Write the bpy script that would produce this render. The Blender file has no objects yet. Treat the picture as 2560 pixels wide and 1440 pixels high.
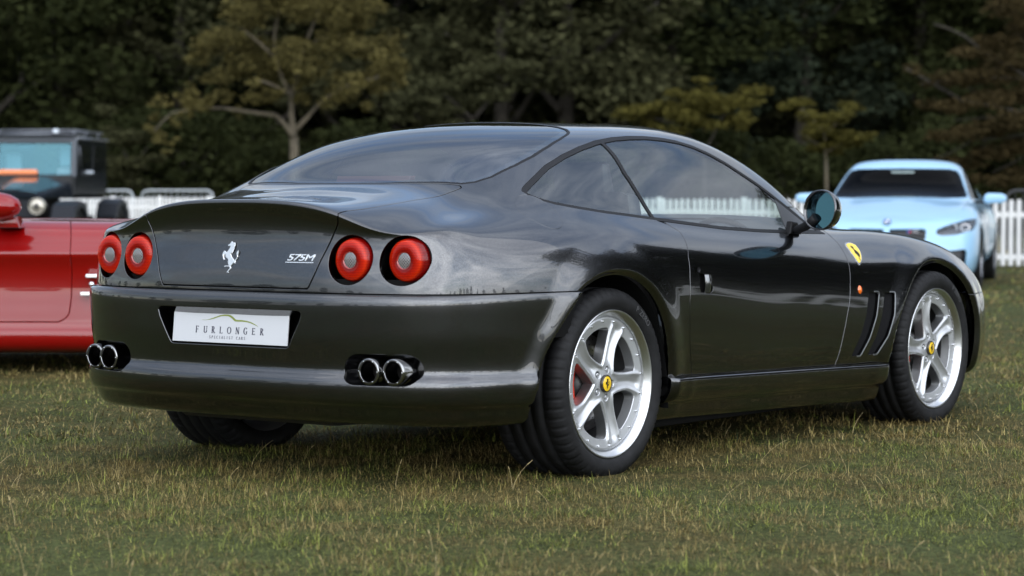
import bpy, bmesh, math, random
import numpy as np
from mathutils import Matrix, Vector

sc = bpy.context.scene
col = sc.collection
rng = np.random.default_rng(7)
random.seed(7)

# ------------------------------------------------------------------ camera
# world axes: x runs along the grey car (rear axle at 0, nose at +3.5), y to its left, z up
CAM = (-7.0401, -5.6009, 0.9721)
YAW, PITCH, ROLL, FPX = 0.62675, -0.03741, 0.00139, 6124.3
_F = np.array([math.cos(YAW)*math.cos(PITCH), math.sin(YAW)*math.cos(PITCH), math.sin(PITCH)])
_R = np.cross(_F, [0, 0, 1.0]); _R /= np.linalg.norm(_R)
_U = np.cross(_R, _F)
_R, _U = _R*math.cos(ROLL)+_U*math.sin(ROLL), -_R*math.sin(ROLL)+_U*math.cos(ROLL)
cd = bpy.data.cameras.new('camera')
cam = bpy.data.objects.new('camera', cd)
col.objects.link(cam)
sc.camera = cam
cam.matrix_world = Matrix([[_R[0], _U[0], -_F[0], CAM[0]], [_R[1], _U[1], -_F[1], CAM[1]], [_R[2], _U[2], -_F[2], CAM[2]], [0, 0, 0, 1]])
cd.sensor_width = 36
cd.lens = 36*FPX/2560
cd.clip_end = 3000
cd.dof.use_dof = True
cd.dof.focus_distance = 8.8
cd.dof.aperture_fstop = 3.7

# ------------------------------------------------------------------ sky and sun (bright overcast)
SUN_EL, SUN_AZ = math.radians(50), math.radians(-122)      # azimuth measured from +x, counter-clockwise
world = bpy.data.worlds.new('World')
sc.world = world
world.use_nodes = True
wn = world.node_tree.nodes
wl = world.node_tree.links
bg = wn['Background']
sky = wn.new('ShaderNodeTexSky')
sky.sky_type = 'NISHITA'
sky.sun_disc = False
sky.sun_elevation = SUN_EL
sky.sun_rotation = math.radians(90)-SUN_AZ
sky.air_density = 1.0
sky.dust_density = .35
tc = wn.new('ShaderNodeTexCoord')
mp = wn.new('ShaderNodeMapping'); mp.inputs['Scale'].default_value = (1.0, 1.0, 3.2)
n1 = wn.new('ShaderNodeTexNoise'); n1.inputs['Scale'].default_value = 2.1; n1.inputs['Detail'].default_value = 9; n1.inputs['Roughness'].default_value = 0.58; n1.inputs['Distortion'].default_value = 0.6
r1 = wn.new('ShaderNodeValToRGB'); r1.color_ramp.elements[0].position = .30; r1.color_ramp.elements[1].position = .56
n2 = wn.new('ShaderNodeTexNoise'); n2.inputs['Scale'].default_value = 4.5; n2.inputs['Detail'].default_value = 6
r2 = wn.new('ShaderNodeValToRGB')
r2.color_ramp.elements[0].position = .30; r2.color_ramp.elements[0].color = (4.6, 5.1, 5.9, 1)
r2.color_ramp.elements[1].position = .72; r2.color_ramp.elements[1].color = (10.6, 11.1, 11.7, 1)
mx = wn.new('ShaderNodeMix'); mx.data_type = 'RGBA'
# cloud is brightest on the sun's side of the sky
dsun = wn.new('ShaderNodeVectorMath'); dsun.operation = 'DOT_PRODUCT'; dsun.inputs[1].default_value = (math.cos(SUN_EL)*math.cos(SUN_AZ), math.cos(SUN_EL)*math.sin(SUN_AZ), math.sin(SUN_EL))
rg_ = wn.new('ShaderNodeMapRange'); rg_.interpolation_type = 'SMOOTHSTEP'
for k_, v_ in zip(('From Min', 'From Max', 'To Min', 'To Max'), (-.1, .9, .22, 1.3)): rg_.inputs[k_].default_value = v_
mg_ = wn.new('ShaderNodeVectorMath'); mg_.operation = 'SCALE'
wl.new(tc.outputs['Generated'], dsun.inputs[0]); wl.new(dsun.outputs['Value'], rg_.inputs['Value']); wl.new(r2.outputs[0], mg_.inputs[0]); wl.new(rg_.outputs[0], mg_.inputs['Scale'])
wl.new(tc.outputs['Generated'], mp.inputs['Vector'])
wl.new(mp.outputs[0], n1.inputs['Vector']); wl.new(mp.outputs[0], n2.inputs['Vector'])
wl.new(n1.outputs['Fac'], r1.inputs[0]); wl.new(n2.outputs['Fac'], r2.inputs[0])
# broken cloud: it closes up towards the horizon and opens to darker blue overhead
sz = wn.new('ShaderNodeSeparateXYZ'); rz = wn.new('ShaderNodeValToRGB'); mz = wn.new('ShaderNodeMath'); mz.operation = 'MULTIPLY'
rz.color_ramp.elements[0].position = .25; rz.color_ramp.elements[0].color = (1, 1, 1, 1); rz.color_ramp.elements[1].position = .95; rz.color_ramp.elements[1].color = (.22, .22, .22, 1)
wl.new(tc.outputs['Generated'], sz.inputs[0]); wl.new(sz.outputs[2], rz.inputs[0]); wl.new(r1.outputs[0], mz.inputs[0]); wl.new(rz.outputs[0], mz.inputs[1])
wl.new(mz.outputs[0], mx.inputs['Factor'])
dk_ = wn.new('ShaderNodeVectorMath'); dk_.operation = 'SCALE'; dk_.inputs['Scale'].default_value = .6     # thin high cloud veils the blue
wl.new(sky.outputs[0], dk_.inputs[0]); wl.new(dk_.outputs[0], mx.inputs['A']); wl.new(mg_.outputs[0], mx.inputs['B'])
wl.new(mx.outputs['Result'], bg.inputs['Color'])
bg.inputs['Strength'].default_value = 0.13
sd = bpy.data.lights.new('sun', 'SUN')
sd.energy = 0.8
sd.angle = math.radians(130)
sd.color = (1.0, 0.96, 0.90)
sun = bpy.data.objects.new('sun', sd)
col.objects.link(sun)
sv = Vector((math.cos(SUN_EL)*math.cos(SUN_AZ), math.cos(SUN_EL)*math.sin(SUN_AZ), math.sin(SUN_EL)))
sun.rotation_euler = sv.to_track_quat('Z', 'Y').to_euler()
sun.location = sv*60
sc.view_settings.view_transform = 'Standard'
sc.view_settings.look = 'None'
sc.view_settings.exposure = 1.55
sc.view_settings.gamma = 1.0
sc.view_settings.use_curve_mapping = False
sc.cycles.max_bounces = 8
sc.cycles.transparent_max_bounces = 16
sc.cycles.caustics_reflective = False
sc.cycles.caustics_refractive = False

# ------------------------------------------------------------------ materials
MATS = {}
def mat(name, color=(.5, .5, .5), rough=.5, metal=0., coat=0., coat_rough=.03, spec=.5, noise=None, bump=None, emit=None):
    if name in MATS: return MATS[name]
    m = bpy.data.materials.new(name); m.use_nodes = True
    nt = m.node_tree; b = nt.nodes['Principled BSDF']
    b.inputs['Base Color'].default_value = (*color, 1)
    b.inputs['Roughness'].default_value = rough
    b.inputs['Metallic'].default_value = metal
    b.inputs['Coat Weight'].default_value = coat
    b.inputs['Coat Roughness'].default_value = coat_rough
    b.inputs['Specular IOR Level'].default_value = spec
    if noise:                                    # (scale, amount) -> colour variation in the object's own space
        tc = nt.nodes.new('ShaderNodeTexCoord'); n = nt.nodes.new('ShaderNodeTexNoise')
        n.inputs['Scale'].default_value = noise[0]; n.inputs['Detail'].default_value = 5
        r = nt.nodes.new('ShaderNodeValToRGB')
        a = noise[1]
        r.color_ramp.elements[0].position = .3; r.color_ramp.elements[1].position = .7
        r.color_ramp.elements[0].color = (*[c*(1-a) for c in color], 1)
        r.color_ramp.elements[1].color = (*[min(1, c*(1+a)) for c in color], 1)
        nt.links.new(tc.outputs['Object'], n.inputs['Vector']); nt.links.new(n.outputs['Fac'], r.inputs[0])
        nt.links.new(r.outputs[0], b.inputs['Base Color'])
    if bump:                                     # (scale, strength, distance)
        tc = nt.nodes.new('ShaderNodeTexCoord'); n = nt.nodes.new('ShaderNodeTexNoise')
        n.inputs['Scale'].default_value = bump[0]; n.inputs['Detail'].default_value = 4
        bp = nt.nodes.new('ShaderNodeBump'); bp.inputs['Strength'].default_value = bump[1]; bp.inputs['Distance'].default_value = bump[2]
        nt.links.new(tc.outputs['Object'], n.inputs['Vector']); nt.links.new(n.outputs['Fac'], bp.inputs['Height'])
        nt.links.new(bp.outputs[0], b.inputs['Normal'])
    MATS[name] = m
    return m
def glass(name, tint, ior=1.6, rough=0.0, refl=None):
    """thin pane: tinted see-through with a fresnel reflection"""
    if name in MATS: return MATS[name]
    m = bpy.data.materials.new(name); m.use_nodes = True
    nt = m.node_tree; nt.nodes.remove(nt.nodes['Principled BSDF'])
    out = nt.nodes['Material Output']
    t = nt.nodes.new('ShaderNodeBsdfTransparent'); t.inputs[0].default_value = (*tint, 1)
    g = nt.nodes.new('ShaderNodeBsdfGlossy'); g.inputs['Roughness'].default_value = rough; g.inputs[0].default_value = (*(refl or (.95, .97, 1)), 1)
    f = nt.nodes.new('ShaderNodeFresnel'); f.inputs[0].default_value = ior
    gm = nt.nodes.new('ShaderNodeNewGeometry'); mr = nt.nodes.new('ShaderNodeMapRange')      # same reflection from either side of the pane
    mr.inputs['To Min'].default_value = ior; mr.inputs['To Max'].default_value = 1/ior
    nt.links.new(gm.outputs['Backfacing'], mr.inputs['Value']); nt.links.new(mr.outputs[0], f.inputs[0])
    x = nt.nodes.new('ShaderNodeMixShader')
    nt.links.new(f.outputs[0], x.inputs[0]); nt.links.new(t.outputs[0], x.inputs[1]); nt.links.new(g.outputs[0], x.inputs[2])
    nt.links.new(x.outputs[0], out.inputs[0])
    MATS[name] = m
    return m
def paint(name, color, metal=.6, rough=.38, flake=.0, cior=1.45):
    if name in MATS: return MATS[name]
    m = mat(name, color, rough, metal, 1.0, .012)
    nt = m.node_tree; b = nt.nodes['Principled BSDF']
    b.inputs['Coat IOR'].default_value = cior
    b.inputs['Specular IOR Level'].default_value = .12
    if flake:
        tc = nt.nodes.new('ShaderNodeTexCoord'); v = nt.nodes.new('ShaderNodeTexVoronoi'); v.inputs['Scale'].default_value = 420
        mr = nt.nodes.new('ShaderNodeMix'); mr.data_type = 'RGBA'
        mr.inputs['A'].default_value = (*[c*(1-flake) for c in color], 1); mr.inputs['B'].default_value = (*[c*(1+flake) for c in color], 1)
        sx = nt.nodes.new('ShaderNodeSeparateColor')
        nt.links.new(tc.outputs['Object'], v.inputs['Vector']); nt.links.new(v.outputs['Color'], sx.inputs[0])
        nt.links.new(sx.outputs[0], mr.inputs['Factor']); nt.links.new(mr.outputs['Result'], b.inputs['Base Color'])
    return m

# ------------------------------------------------------------------ object helpers
def link(name, me, parent=None, m=None):
    o = bpy.data.objects.new(name, me)
    col.objects.link(o)
    if parent is not None: o.parent = parent
    if m is not None and me is not None and len(me.materials) == 0: me.materials.append(m)
    return o
def thing(name, label, cat, loc=(0, 0, 0), rotz=0., group=None):
    o = bpy.data.objects.new(name, None); col.objects.link(o)
    o.location = loc; o.rotation_euler = (0, 0, rotz); o.empty_display_size = .2
    o['label'] = label; o['category'] = cat
    if group: o['group'] = group
    return o
def tag(o, label=None, cat=None, group=None, kind=None):
    if label: o['label'] = label
    if cat: o['category'] = cat
    if group: o['group'] = group
    if kind: o['kind'] = kind
    return o
def np_mesh(name, P, T, N=None, smooth=True, mats=None, mi=None):
    """fast triangle/quad mesh from arrays; N = per-vertex custom normals"""
    P = np.ascontiguousarray(P, np.float32); T = np.ascontiguousarray(T, np.int32)
    k = T.shape[1]; me = bpy.data.meshes.new(name)
    me.vertices.add(len(P)); me.vertices.foreach_set('co', P.ravel())
    me.loops.add(T.size); me.loops.foreach_set('vertex_index', T.ravel())
    me.polygons.add(len(T))
    me.polygons.foreach_set('loop_start', np.arange(0, T.size, k, dtype=np.int32))
    me.polygons.foreach_set('loop_total', np.full(len(T), k, np.int32))
    me.polygons.foreach_set('use_smooth', np.full(len(T), smooth, bool))
    if mats:
        for m in mats: me.materials.append(m)
    if mi is not None: me.polygons.foreach_set('material_index', np.asarray(mi, np.int32))
    me.update(calc_edges=True)
    if N is not None:
        me.normals_split_custom_set_from_vertices(np.asarray(N, float).tolist())
    return me
class MB:
    """collects simple solids into one mesh"""
    def __init__(s): s.bm = bmesh.new()
    def box(s, lo, hi, bev=0.):
        lo = Vector(lo); hi = Vector(hi)
        r = bmesh.ops.create_cube(s.bm, size=1)
        vs = r['verts']
        bmesh.ops.scale(s.bm, vec=hi-lo, verts=vs); bmesh.ops.translate(s.bm, vec=(lo+hi)/2, verts=vs)
        if bev:
            es = list({e for v in vs for e in v.link_edges})
            bmesh.ops.bevel(s.bm, geom=es, offset=bev, segments=2, affect='EDGES', profile=.5)
        return s
    def prism(s, pts, axis, a, b, bev=0.):
        """pts: 2D outline; axis 0/1/2 = extrusion axis between a and b"""
        def p3(p, t):
            if axis == 0: return (t, p[0], p[1])
            if axis == 1: return (p[0], t, p[1])
            return (p[0], p[1], t)
        v0 = [s.bm.verts.new(p3(p, a)) for p in pts]; v1 = [s.bm.verts.new(p3(p, b)) for p in pts]
        n = len(pts); fs = [s.bm.faces.new(v0), s.bm.faces.new(v1[::-1])]
        for i in range(n): fs.append(s.bm.faces.new((v0[(i+1) % n], v0[i], v1[i], v1[(i+1) % n])))
        bmesh.ops.recalc_face_normals(s.bm, faces=fs)
        if bev:
            es = list({e for f in fs[:2] for e in f.edges})
            bmesh.ops.bevel(s.bm, geom=es, offset=bev, segments=2, affect='EDGES', profile=.5)
        return s
    def tube(s, pts, r, n=8, closed=False, r2=None, caps=True):
        pts = [Vector(p) for p in pts]; m = len(pts); rings = []
        up = None
        for i, p in enumerate(pts):
            if closed: d = pts[(i+1) % m]-pts[i-1]
            else: d = pts[min(i+1, m-1)]-pts[max(i-1, 0)]
            d.normalize()
            if up is None:
                up = Vector((0, 0, 1)) if abs(d.z) < .9 else Vector((1, 0, 0))
            x = up.cross(d).normalized(); y = d.cross(x); up = y
            rr = r if r2 is None else r+(r2-r)*i/(m-1)
            if hasattr(r, '__len__'): rr = r[i]
            rings.append([s.bm.verts.new(p+x*rr*math.cos(2*math.pi*k/n)+y*rr*math.sin(2*math.pi*k/n)) for k in range(n)])
        for i in range(m if closed else m-1):
            A = rings[i]; B = rings[(i+1) % m]
            for k in range(n): 
                f = s.bm.faces.new((A[k], A[(k+1) % n], B[(k+1) % n], B[k])); f.smooth = True
        if not closed and caps:
            s.bm.faces.new(rings[0][::-1]); s.bm.faces.new(rings[-1])
        return s
    def lathe(s, prof, axis='y', n=48, center=(0, 0, 0), closed=False, smooth=True):
        """prof: (radius, along) points"""
        rings = []
        for r, t in prof:
            ring = []
            for k in range(n):
                a = 2*math.pi*k/n; c, q = r*math.cos(a), r*math.sin(a)
                p = {'y': (c, t, q), 'x': (t, c, q), 'z': (c, q, t)}[axis]
                ring.append(s.bm.verts.new(Vector(p)+Vector(center)))
            rings.append(ring)
        m = len(rings)
        for i in range(m if closed else m-1):
            A = rings[i]; B = rings[(i+1) % m]
            for k in range(n):
                f = s.bm.faces.new((A[k], B[k], B[(k+1) % n], A[(k+1) % n])); f.smooth = smooth
        s._last = rings
        return s
    def cap(s, ring): s.bm.faces.new(ring)
    def build(s, name, m, parent=None, smooth=None, recalc=False, xf=None):
        if recalc: bmesh.ops.recalc_face_normals(s.bm, faces=s.bm.faces[:])
        if xf is not None: bmesh.ops.transform(s.bm, matrix=xf, verts=s.bm.verts[:])
        if smooth is not None:
            for f in s.bm.faces: f.smooth = smooth
        me = bpy.data.meshes.new(name); s.bm.to_mesh(me); s.bm.free()
        if smooth:
            try: me.set_sharp_from_angle(angle=math.radians(38))
            except Exception: pass
        return link(name, me, parent, m)
def dup(o, parent=None, **kw):
    c = o.copy(); col.objects.link(c)
    if parent is not None: c.parent = parent
    for ch in list(o.children): dup(ch, c)
    return c
def text_mesh(body, size, depth=0., spacing=1., shear=0., bev=0.):
    cu = bpy.data.curves.new('lettering', 'FONT'); cu.body = body; cu.size = size
    cu.extrude = depth; cu.space_character = spacing; cu.shear = shear; cu.align_x = 'CENTER'; cu.align_y = 'CENTER'; cu.bevel_depth = bev
    cu.resolution_u = 4
    o = bpy.data.objects.new('lettering', cu); col.objects.link(o)
    dg = bpy.context.evaluated_depsgraph_get()
    me = bpy.data.meshes.new_from_object(o.evaluated_get(dg))
    bpy.data.objects.remove(o)
    return me
# ------------------------------------------------------------------ smooth panel surfaces, cut along outlines
def nspl(t, P, tt):
    """natural cubic spline"""
    t = np.asarray(t, float); P = np.asarray(P, float); n = len(t); h = np.diff(t)
    A = np.zeros((n, n)); B = np.zeros_like(P); A[0, 0] = A[-1, -1] = 1
    for i in range(1, n-1):
        A[i, i-1] = h[i-1]; A[i, i] = 2*(h[i-1]+h[i]); A[i, i+1] = h[i]
        B[i] = 6*((P[i+1]-P[i])/h[i]-(P[i]-P[i-1])/h[i-1])
    M = np.linalg.solve(A, B)
    k = np.clip(np.searchsorted(t, tt, side='right')-1, 0, n-2); hh = h[k][:, None]
    a = (t[k+1]-tt)[:, None]; b = (tt-t[k])[:, None]
    return M[k]*a**3/(6*hh)+M[k+1]*b**3/(6*hh)+(P[k]/hh-M[k]*hh/6)*a+(P[k+1]/hh-M[k+1]*hh/6)*b
def bspl(C, n, sym=True):
    """uniform cubic B-spline along axis 0; mirrored across y = 0 at its far end"""
    C = np.concatenate([2*C[:1]-C[1:2], C, C[-2:-1]*np.array([1, -1, 1.]) if sym else 2*C[-1:]-C[-2:-1]])
    out = []; m = len(C)-3; s = np.linspace(0, 1, n, endpoint=False)
    for i in range(m):
        ss = s if i < m-1 else np.append(s, 1.)
        w = np.stack([(1-ss)**3, 3*ss**3-6*ss**2+4, -3*ss**3+3*ss**2+3*ss+1, ss**3], 1)/6
        out.append(np.tensordot(w, C[i:i+4], 1))
    return np.concatenate(out)
def loft(sec, step=.025, nv=14, key=5, sym=True, endsym=True):
    G = np.array(sec, float)
    d = np.r_[0, np.cumsum(np.linalg.norm(np.diff(G[:, key], axis=0), axis=1))]; L = d[-1]
    if endsym:
        Ge = np.concatenate([G[1:4][::-1]*[1, -1, 1], G, G[-4:-1][::-1]*[1, -1, 1]])
        de = np.r_[-d[1:4][::-1], d, 2*L-d[-4:-1][::-1]]
    else: Ge, de = G, d
    tt = np.linspace(0, L, int(L/step)+1); R = G.shape[1]
    D = nspl(de, Ge.reshape(len(de), -1), tt).reshape(len(tt), R, 3)
    return bspl(D.transpose(1, 0, 2), nv, sym).transpose(1, 0, 2)
class Surf:
    """triangle soup with shared vertices: P positions, N normals, W extra per-vertex columns, T triangles"""
    def __init__(s, P, N, W, T): s.P, s.N, s.W, s.T = P, N, W, T
    def copy(s): return Surf(s.P.copy(), s.N.copy(), s.W.copy(), s.T.copy())
    def keep(s, f):
        """keep the part where f < 0, cutting triangles along f = 0"""
        f = np.where(np.abs(f) < 1e-7, 1e-7, f); ins = f < 0
        c = ins[s.T]; k = c.sum(1)
        full = s.T[k == 3]
        new_tris = []; keys = []
        A = s.T[k == 1]; ca = c[k == 1]
        sh = ca.argmax(1); A = np.take_along_axis(A, (np.arange(3)[None]+sh[:, None]) % 3, 1)      # inside vertex first
        B = s.T[k == 2]; cb = c[k == 2]
        sh = (~cb).argmax(1); B = np.take_along_axis(B, (np.arange(3)[None]+sh[:, None]) % 3, 1)   # outside vertex first
        E = np.concatenate([A[:, [0, 1]], A[:, [0, 2]], B[:, [0, 1]], B[:, [0, 2]]]).reshape(-1, 2)
        if len(E) == 0:
            out = Surf(s.P, s.N, s.W, full); return out.compact()
        Es = np.sort(E, 1); n = len(s.P); key = Es[:, 0].astype(np.int64)*n+Es[:, 1]
        uk, inv = np.unique(key, return_inverse=True)
        a = uk//n; b = uk % n; t = (f[a]/(f[a]-f[b]))[:, None]
        P = s.P[a]*(1-t)+s.P[b]*t; N = s.N[a]*(1-t)+s.N[b]*t; N /= np.linalg.norm(N, axis=1, keepdims=True)+1e-12; W = s.W[a]*(1-t)+s.W[b]*t
        inv = inv.reshape(-1)+n; na, nb = len(A), len(B)
        a01, a02 = inv[:na], inv[na:2*na]; b01, b02 = inv[2*na:2*na+nb], inv[2*na+nb:]
        tri = [full, np.stack([A[:, 0], a01, a02], 1), np.stack([b01, B[:, 1], B[:, 2]], 1), np.stack([b01, B[:, 2], b02], 1)]
        out = Surf(np.concatenate([s.P, P]), np.concatenate([s.N, N]), np.concatenate([s.W, W]), np.concatenate(tri))
        return out.compact()
    def compact(s):
        if len(s.T) == 0: return s
        u, inv = np.unique(s.T, return_inverse=True)
        return Surf(s.P[u], s.N[u], s.W[u], inv.reshape(-1, 3))
    def join(s, o):
        return Surf(np.concatenate([s.P, o.P]), np.concatenate([s.N, o.N]), np.concatenate([s.W, o.W]), np.concatenate([s.T, o.T+len(s.P)]))
    def mirror(s):
        return Surf(s.P*[1, -1, 1], s.N*[1, -1, 1], s.W, s.T[:, ::-1])
    def offset(s, d): return Surf(s.P+s.N*d, s.N, s.W, s.T)
    def boundary(s):
        E = np.concatenate([s.T[:, [0, 1]], s.T[:, [1, 2]], s.T[:, [2, 0]]])
        n = len(s.P); k = E[:, 0].astype(np.int64)*n+E[:, 1]; kr = E[:, 1].astype(np.int64)*n+E[:, 0]
        return E[~np.isin(k, kr)]
    def flange(s, depth=.012, r=.0016, test=None, direction=None, taper=0.):
        """turn the cut edges inwards with a small rounded lip"""
        E = s.boundary()
        mid = (s.P[E[:, 0]]+s.P[E[:, 1]])/2
        ok = (np.abs(s.P[E[:, 0], 1]) > 2e-4) | (np.abs(s.P[E[:, 1], 1]) > 2e-4)
        if test is not None: ok &= test(mid)
        E = E[ok]
        if len(E) == 0: return s
        u, inv = np.unique(E, return_inverse=True); inv = inv.reshape(-1, 2)
        P, N = s.P[u], s.N[u]
        ed = s.P[E[:, 1]]-s.P[E[:, 0]]
        t = np.cross(ed, s.N[E[:, 0]]); T = np.zeros_like(P)
        np.add.at(T, inv[:, 0], t); np.add.at(T, inv[:, 1], t)
        T /= np.linalg.norm(T, axis=1, keepdims=True)+1e-12
        D = -N if direction is None else np.broadcast_to(np.asarray(direction, float), N.shape)
        rings = [(P, N), (P+T*r*.7+D*r*.3, (N+T)*.7071), (P+T*r+D*r, T), (P+T*(r-taper)+D*depth, T)]
        m = len(u); base = len(s.P)
        PP = np.concatenate([a for a, _ in rings]); NN = np.concatenate([b for _, b in rings]); NN /= np.linalg.norm(NN, axis=1, keepdims=True)+1e-12
        tris = []
        for i in range(3):
            a, b = inv[:, 0]+i*m+base, inv[:, 1]+i*m+base; c, d = a+m, b+m
            tris += [np.stack([b, a, c], 1), np.stack([b, c, d], 1)]
        return Surf(np.concatenate([s.P, PP]), np.concatenate([s.N, NN]), np.concatenate([s.W]+[s.W[u]]*4), np.concatenate([s.T]+tris))
    def build(s, name, m, parent=None):
        return link(name, np_mesh(name, s.P, s.T, s.N), parent, m)
def grid_surf(V, flip=False):
    a, b, _ = V.shape
    du = np.empty_like(V); dv = np.empty_like(V)
    du[1:-1] = V[2:]-V[:-2]; du[0] = V[1]-V[0]; du[-1] = V[-1]-V[-2]
    dv[:, 1:-1] = V[:, 2:]-V[:, :-2]; dv[:, 0] = V[:, 1]-V[:, 0]; dv[:, -1] = V[:, -1]-V[:, -2]
    N = np.cross(du, dv)
    if flip: N = -N
    N /= np.linalg.norm(N, axis=2, keepdims=True)+1e-12
    i = np.arange(a*b).reshape(a, b)
    T = np.concatenate([np.stack([i[:-1, :-1], i[1:, :-1], i[1:, 1:]], -1).reshape(-1, 3), np.stack([i[:-1, :-1], i[1:, 1:], i[:-1, 1:]], -1).reshape(-1, 3)])
    if flip: T = T[:, ::-1]
    uu, vv = np.meshgrid(np.arange(a), np.arange(b), indexing='ij')
    W = np.stack([uu.ravel().astype(float), vv.ravel().astype(float)], 1)
    return Surf(V.reshape(-1, 3), N.reshape(-1, 3), W, T)
def sdf_poly(x, y, poly, rnd=0.):
    """signed distance (negative inside) to a closed polygon"""
    p = np.asarray(poly, float); q = np.roll(p, -1, 0)
    d = np.full(len(x), 1e9); ins = np.zeros(len(x), bool)
    for (ax, ay), (bx, by) in zip(p, q):
        ex, ey = bx-ax, by-ay; wx, wy = x-ax, y-ay
        t = np.clip((wx*ex+wy*ey)/(ex*ex+ey*ey+1e-18), 0, 1)
        d = np.minimum(d, (wx-t*ex)**2+(wy-t*ey)**2)
        c = ((ay > y) != (by > y))
        with np.errstate(all='ignore'):
            ins ^= c & (x < (bx-ax)*(y-ay)/(by-ay if by != ay else 1e-18)+ax)
    return np.where(ins, -1, 1)*np.sqrt(d)-rnd
def smooth_poly(pts, n=6, closed=True):
    """Catmull-Rom through points"""
    p = np.asarray(pts, float); out = []; m = len(p)
    for i in range(m if closed else m-1):
        if closed: a, b, c, d = p[i-1], p[i], p[(i+1) % m], p[(i+2) % m]
        else: a, b, c, d = p[max(i-1, 0)], p[i], p[i+1], p[min(i+2, m-1)]
        for t in np.linspace(0, 1, n, endpoint=False):
            out.append(.5*(2*b+(c-a)*t+(2*a-5*b+4*c-d)*t*t+(3*b-a-3*c+d)*t**3))
    if not closed: out.append(p[-1])
    return np.array(out)
def sm(a, b, x):
    t = np.clip((x-a)/(b-a), 0, 1); return t*t*(3-2*t)

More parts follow.
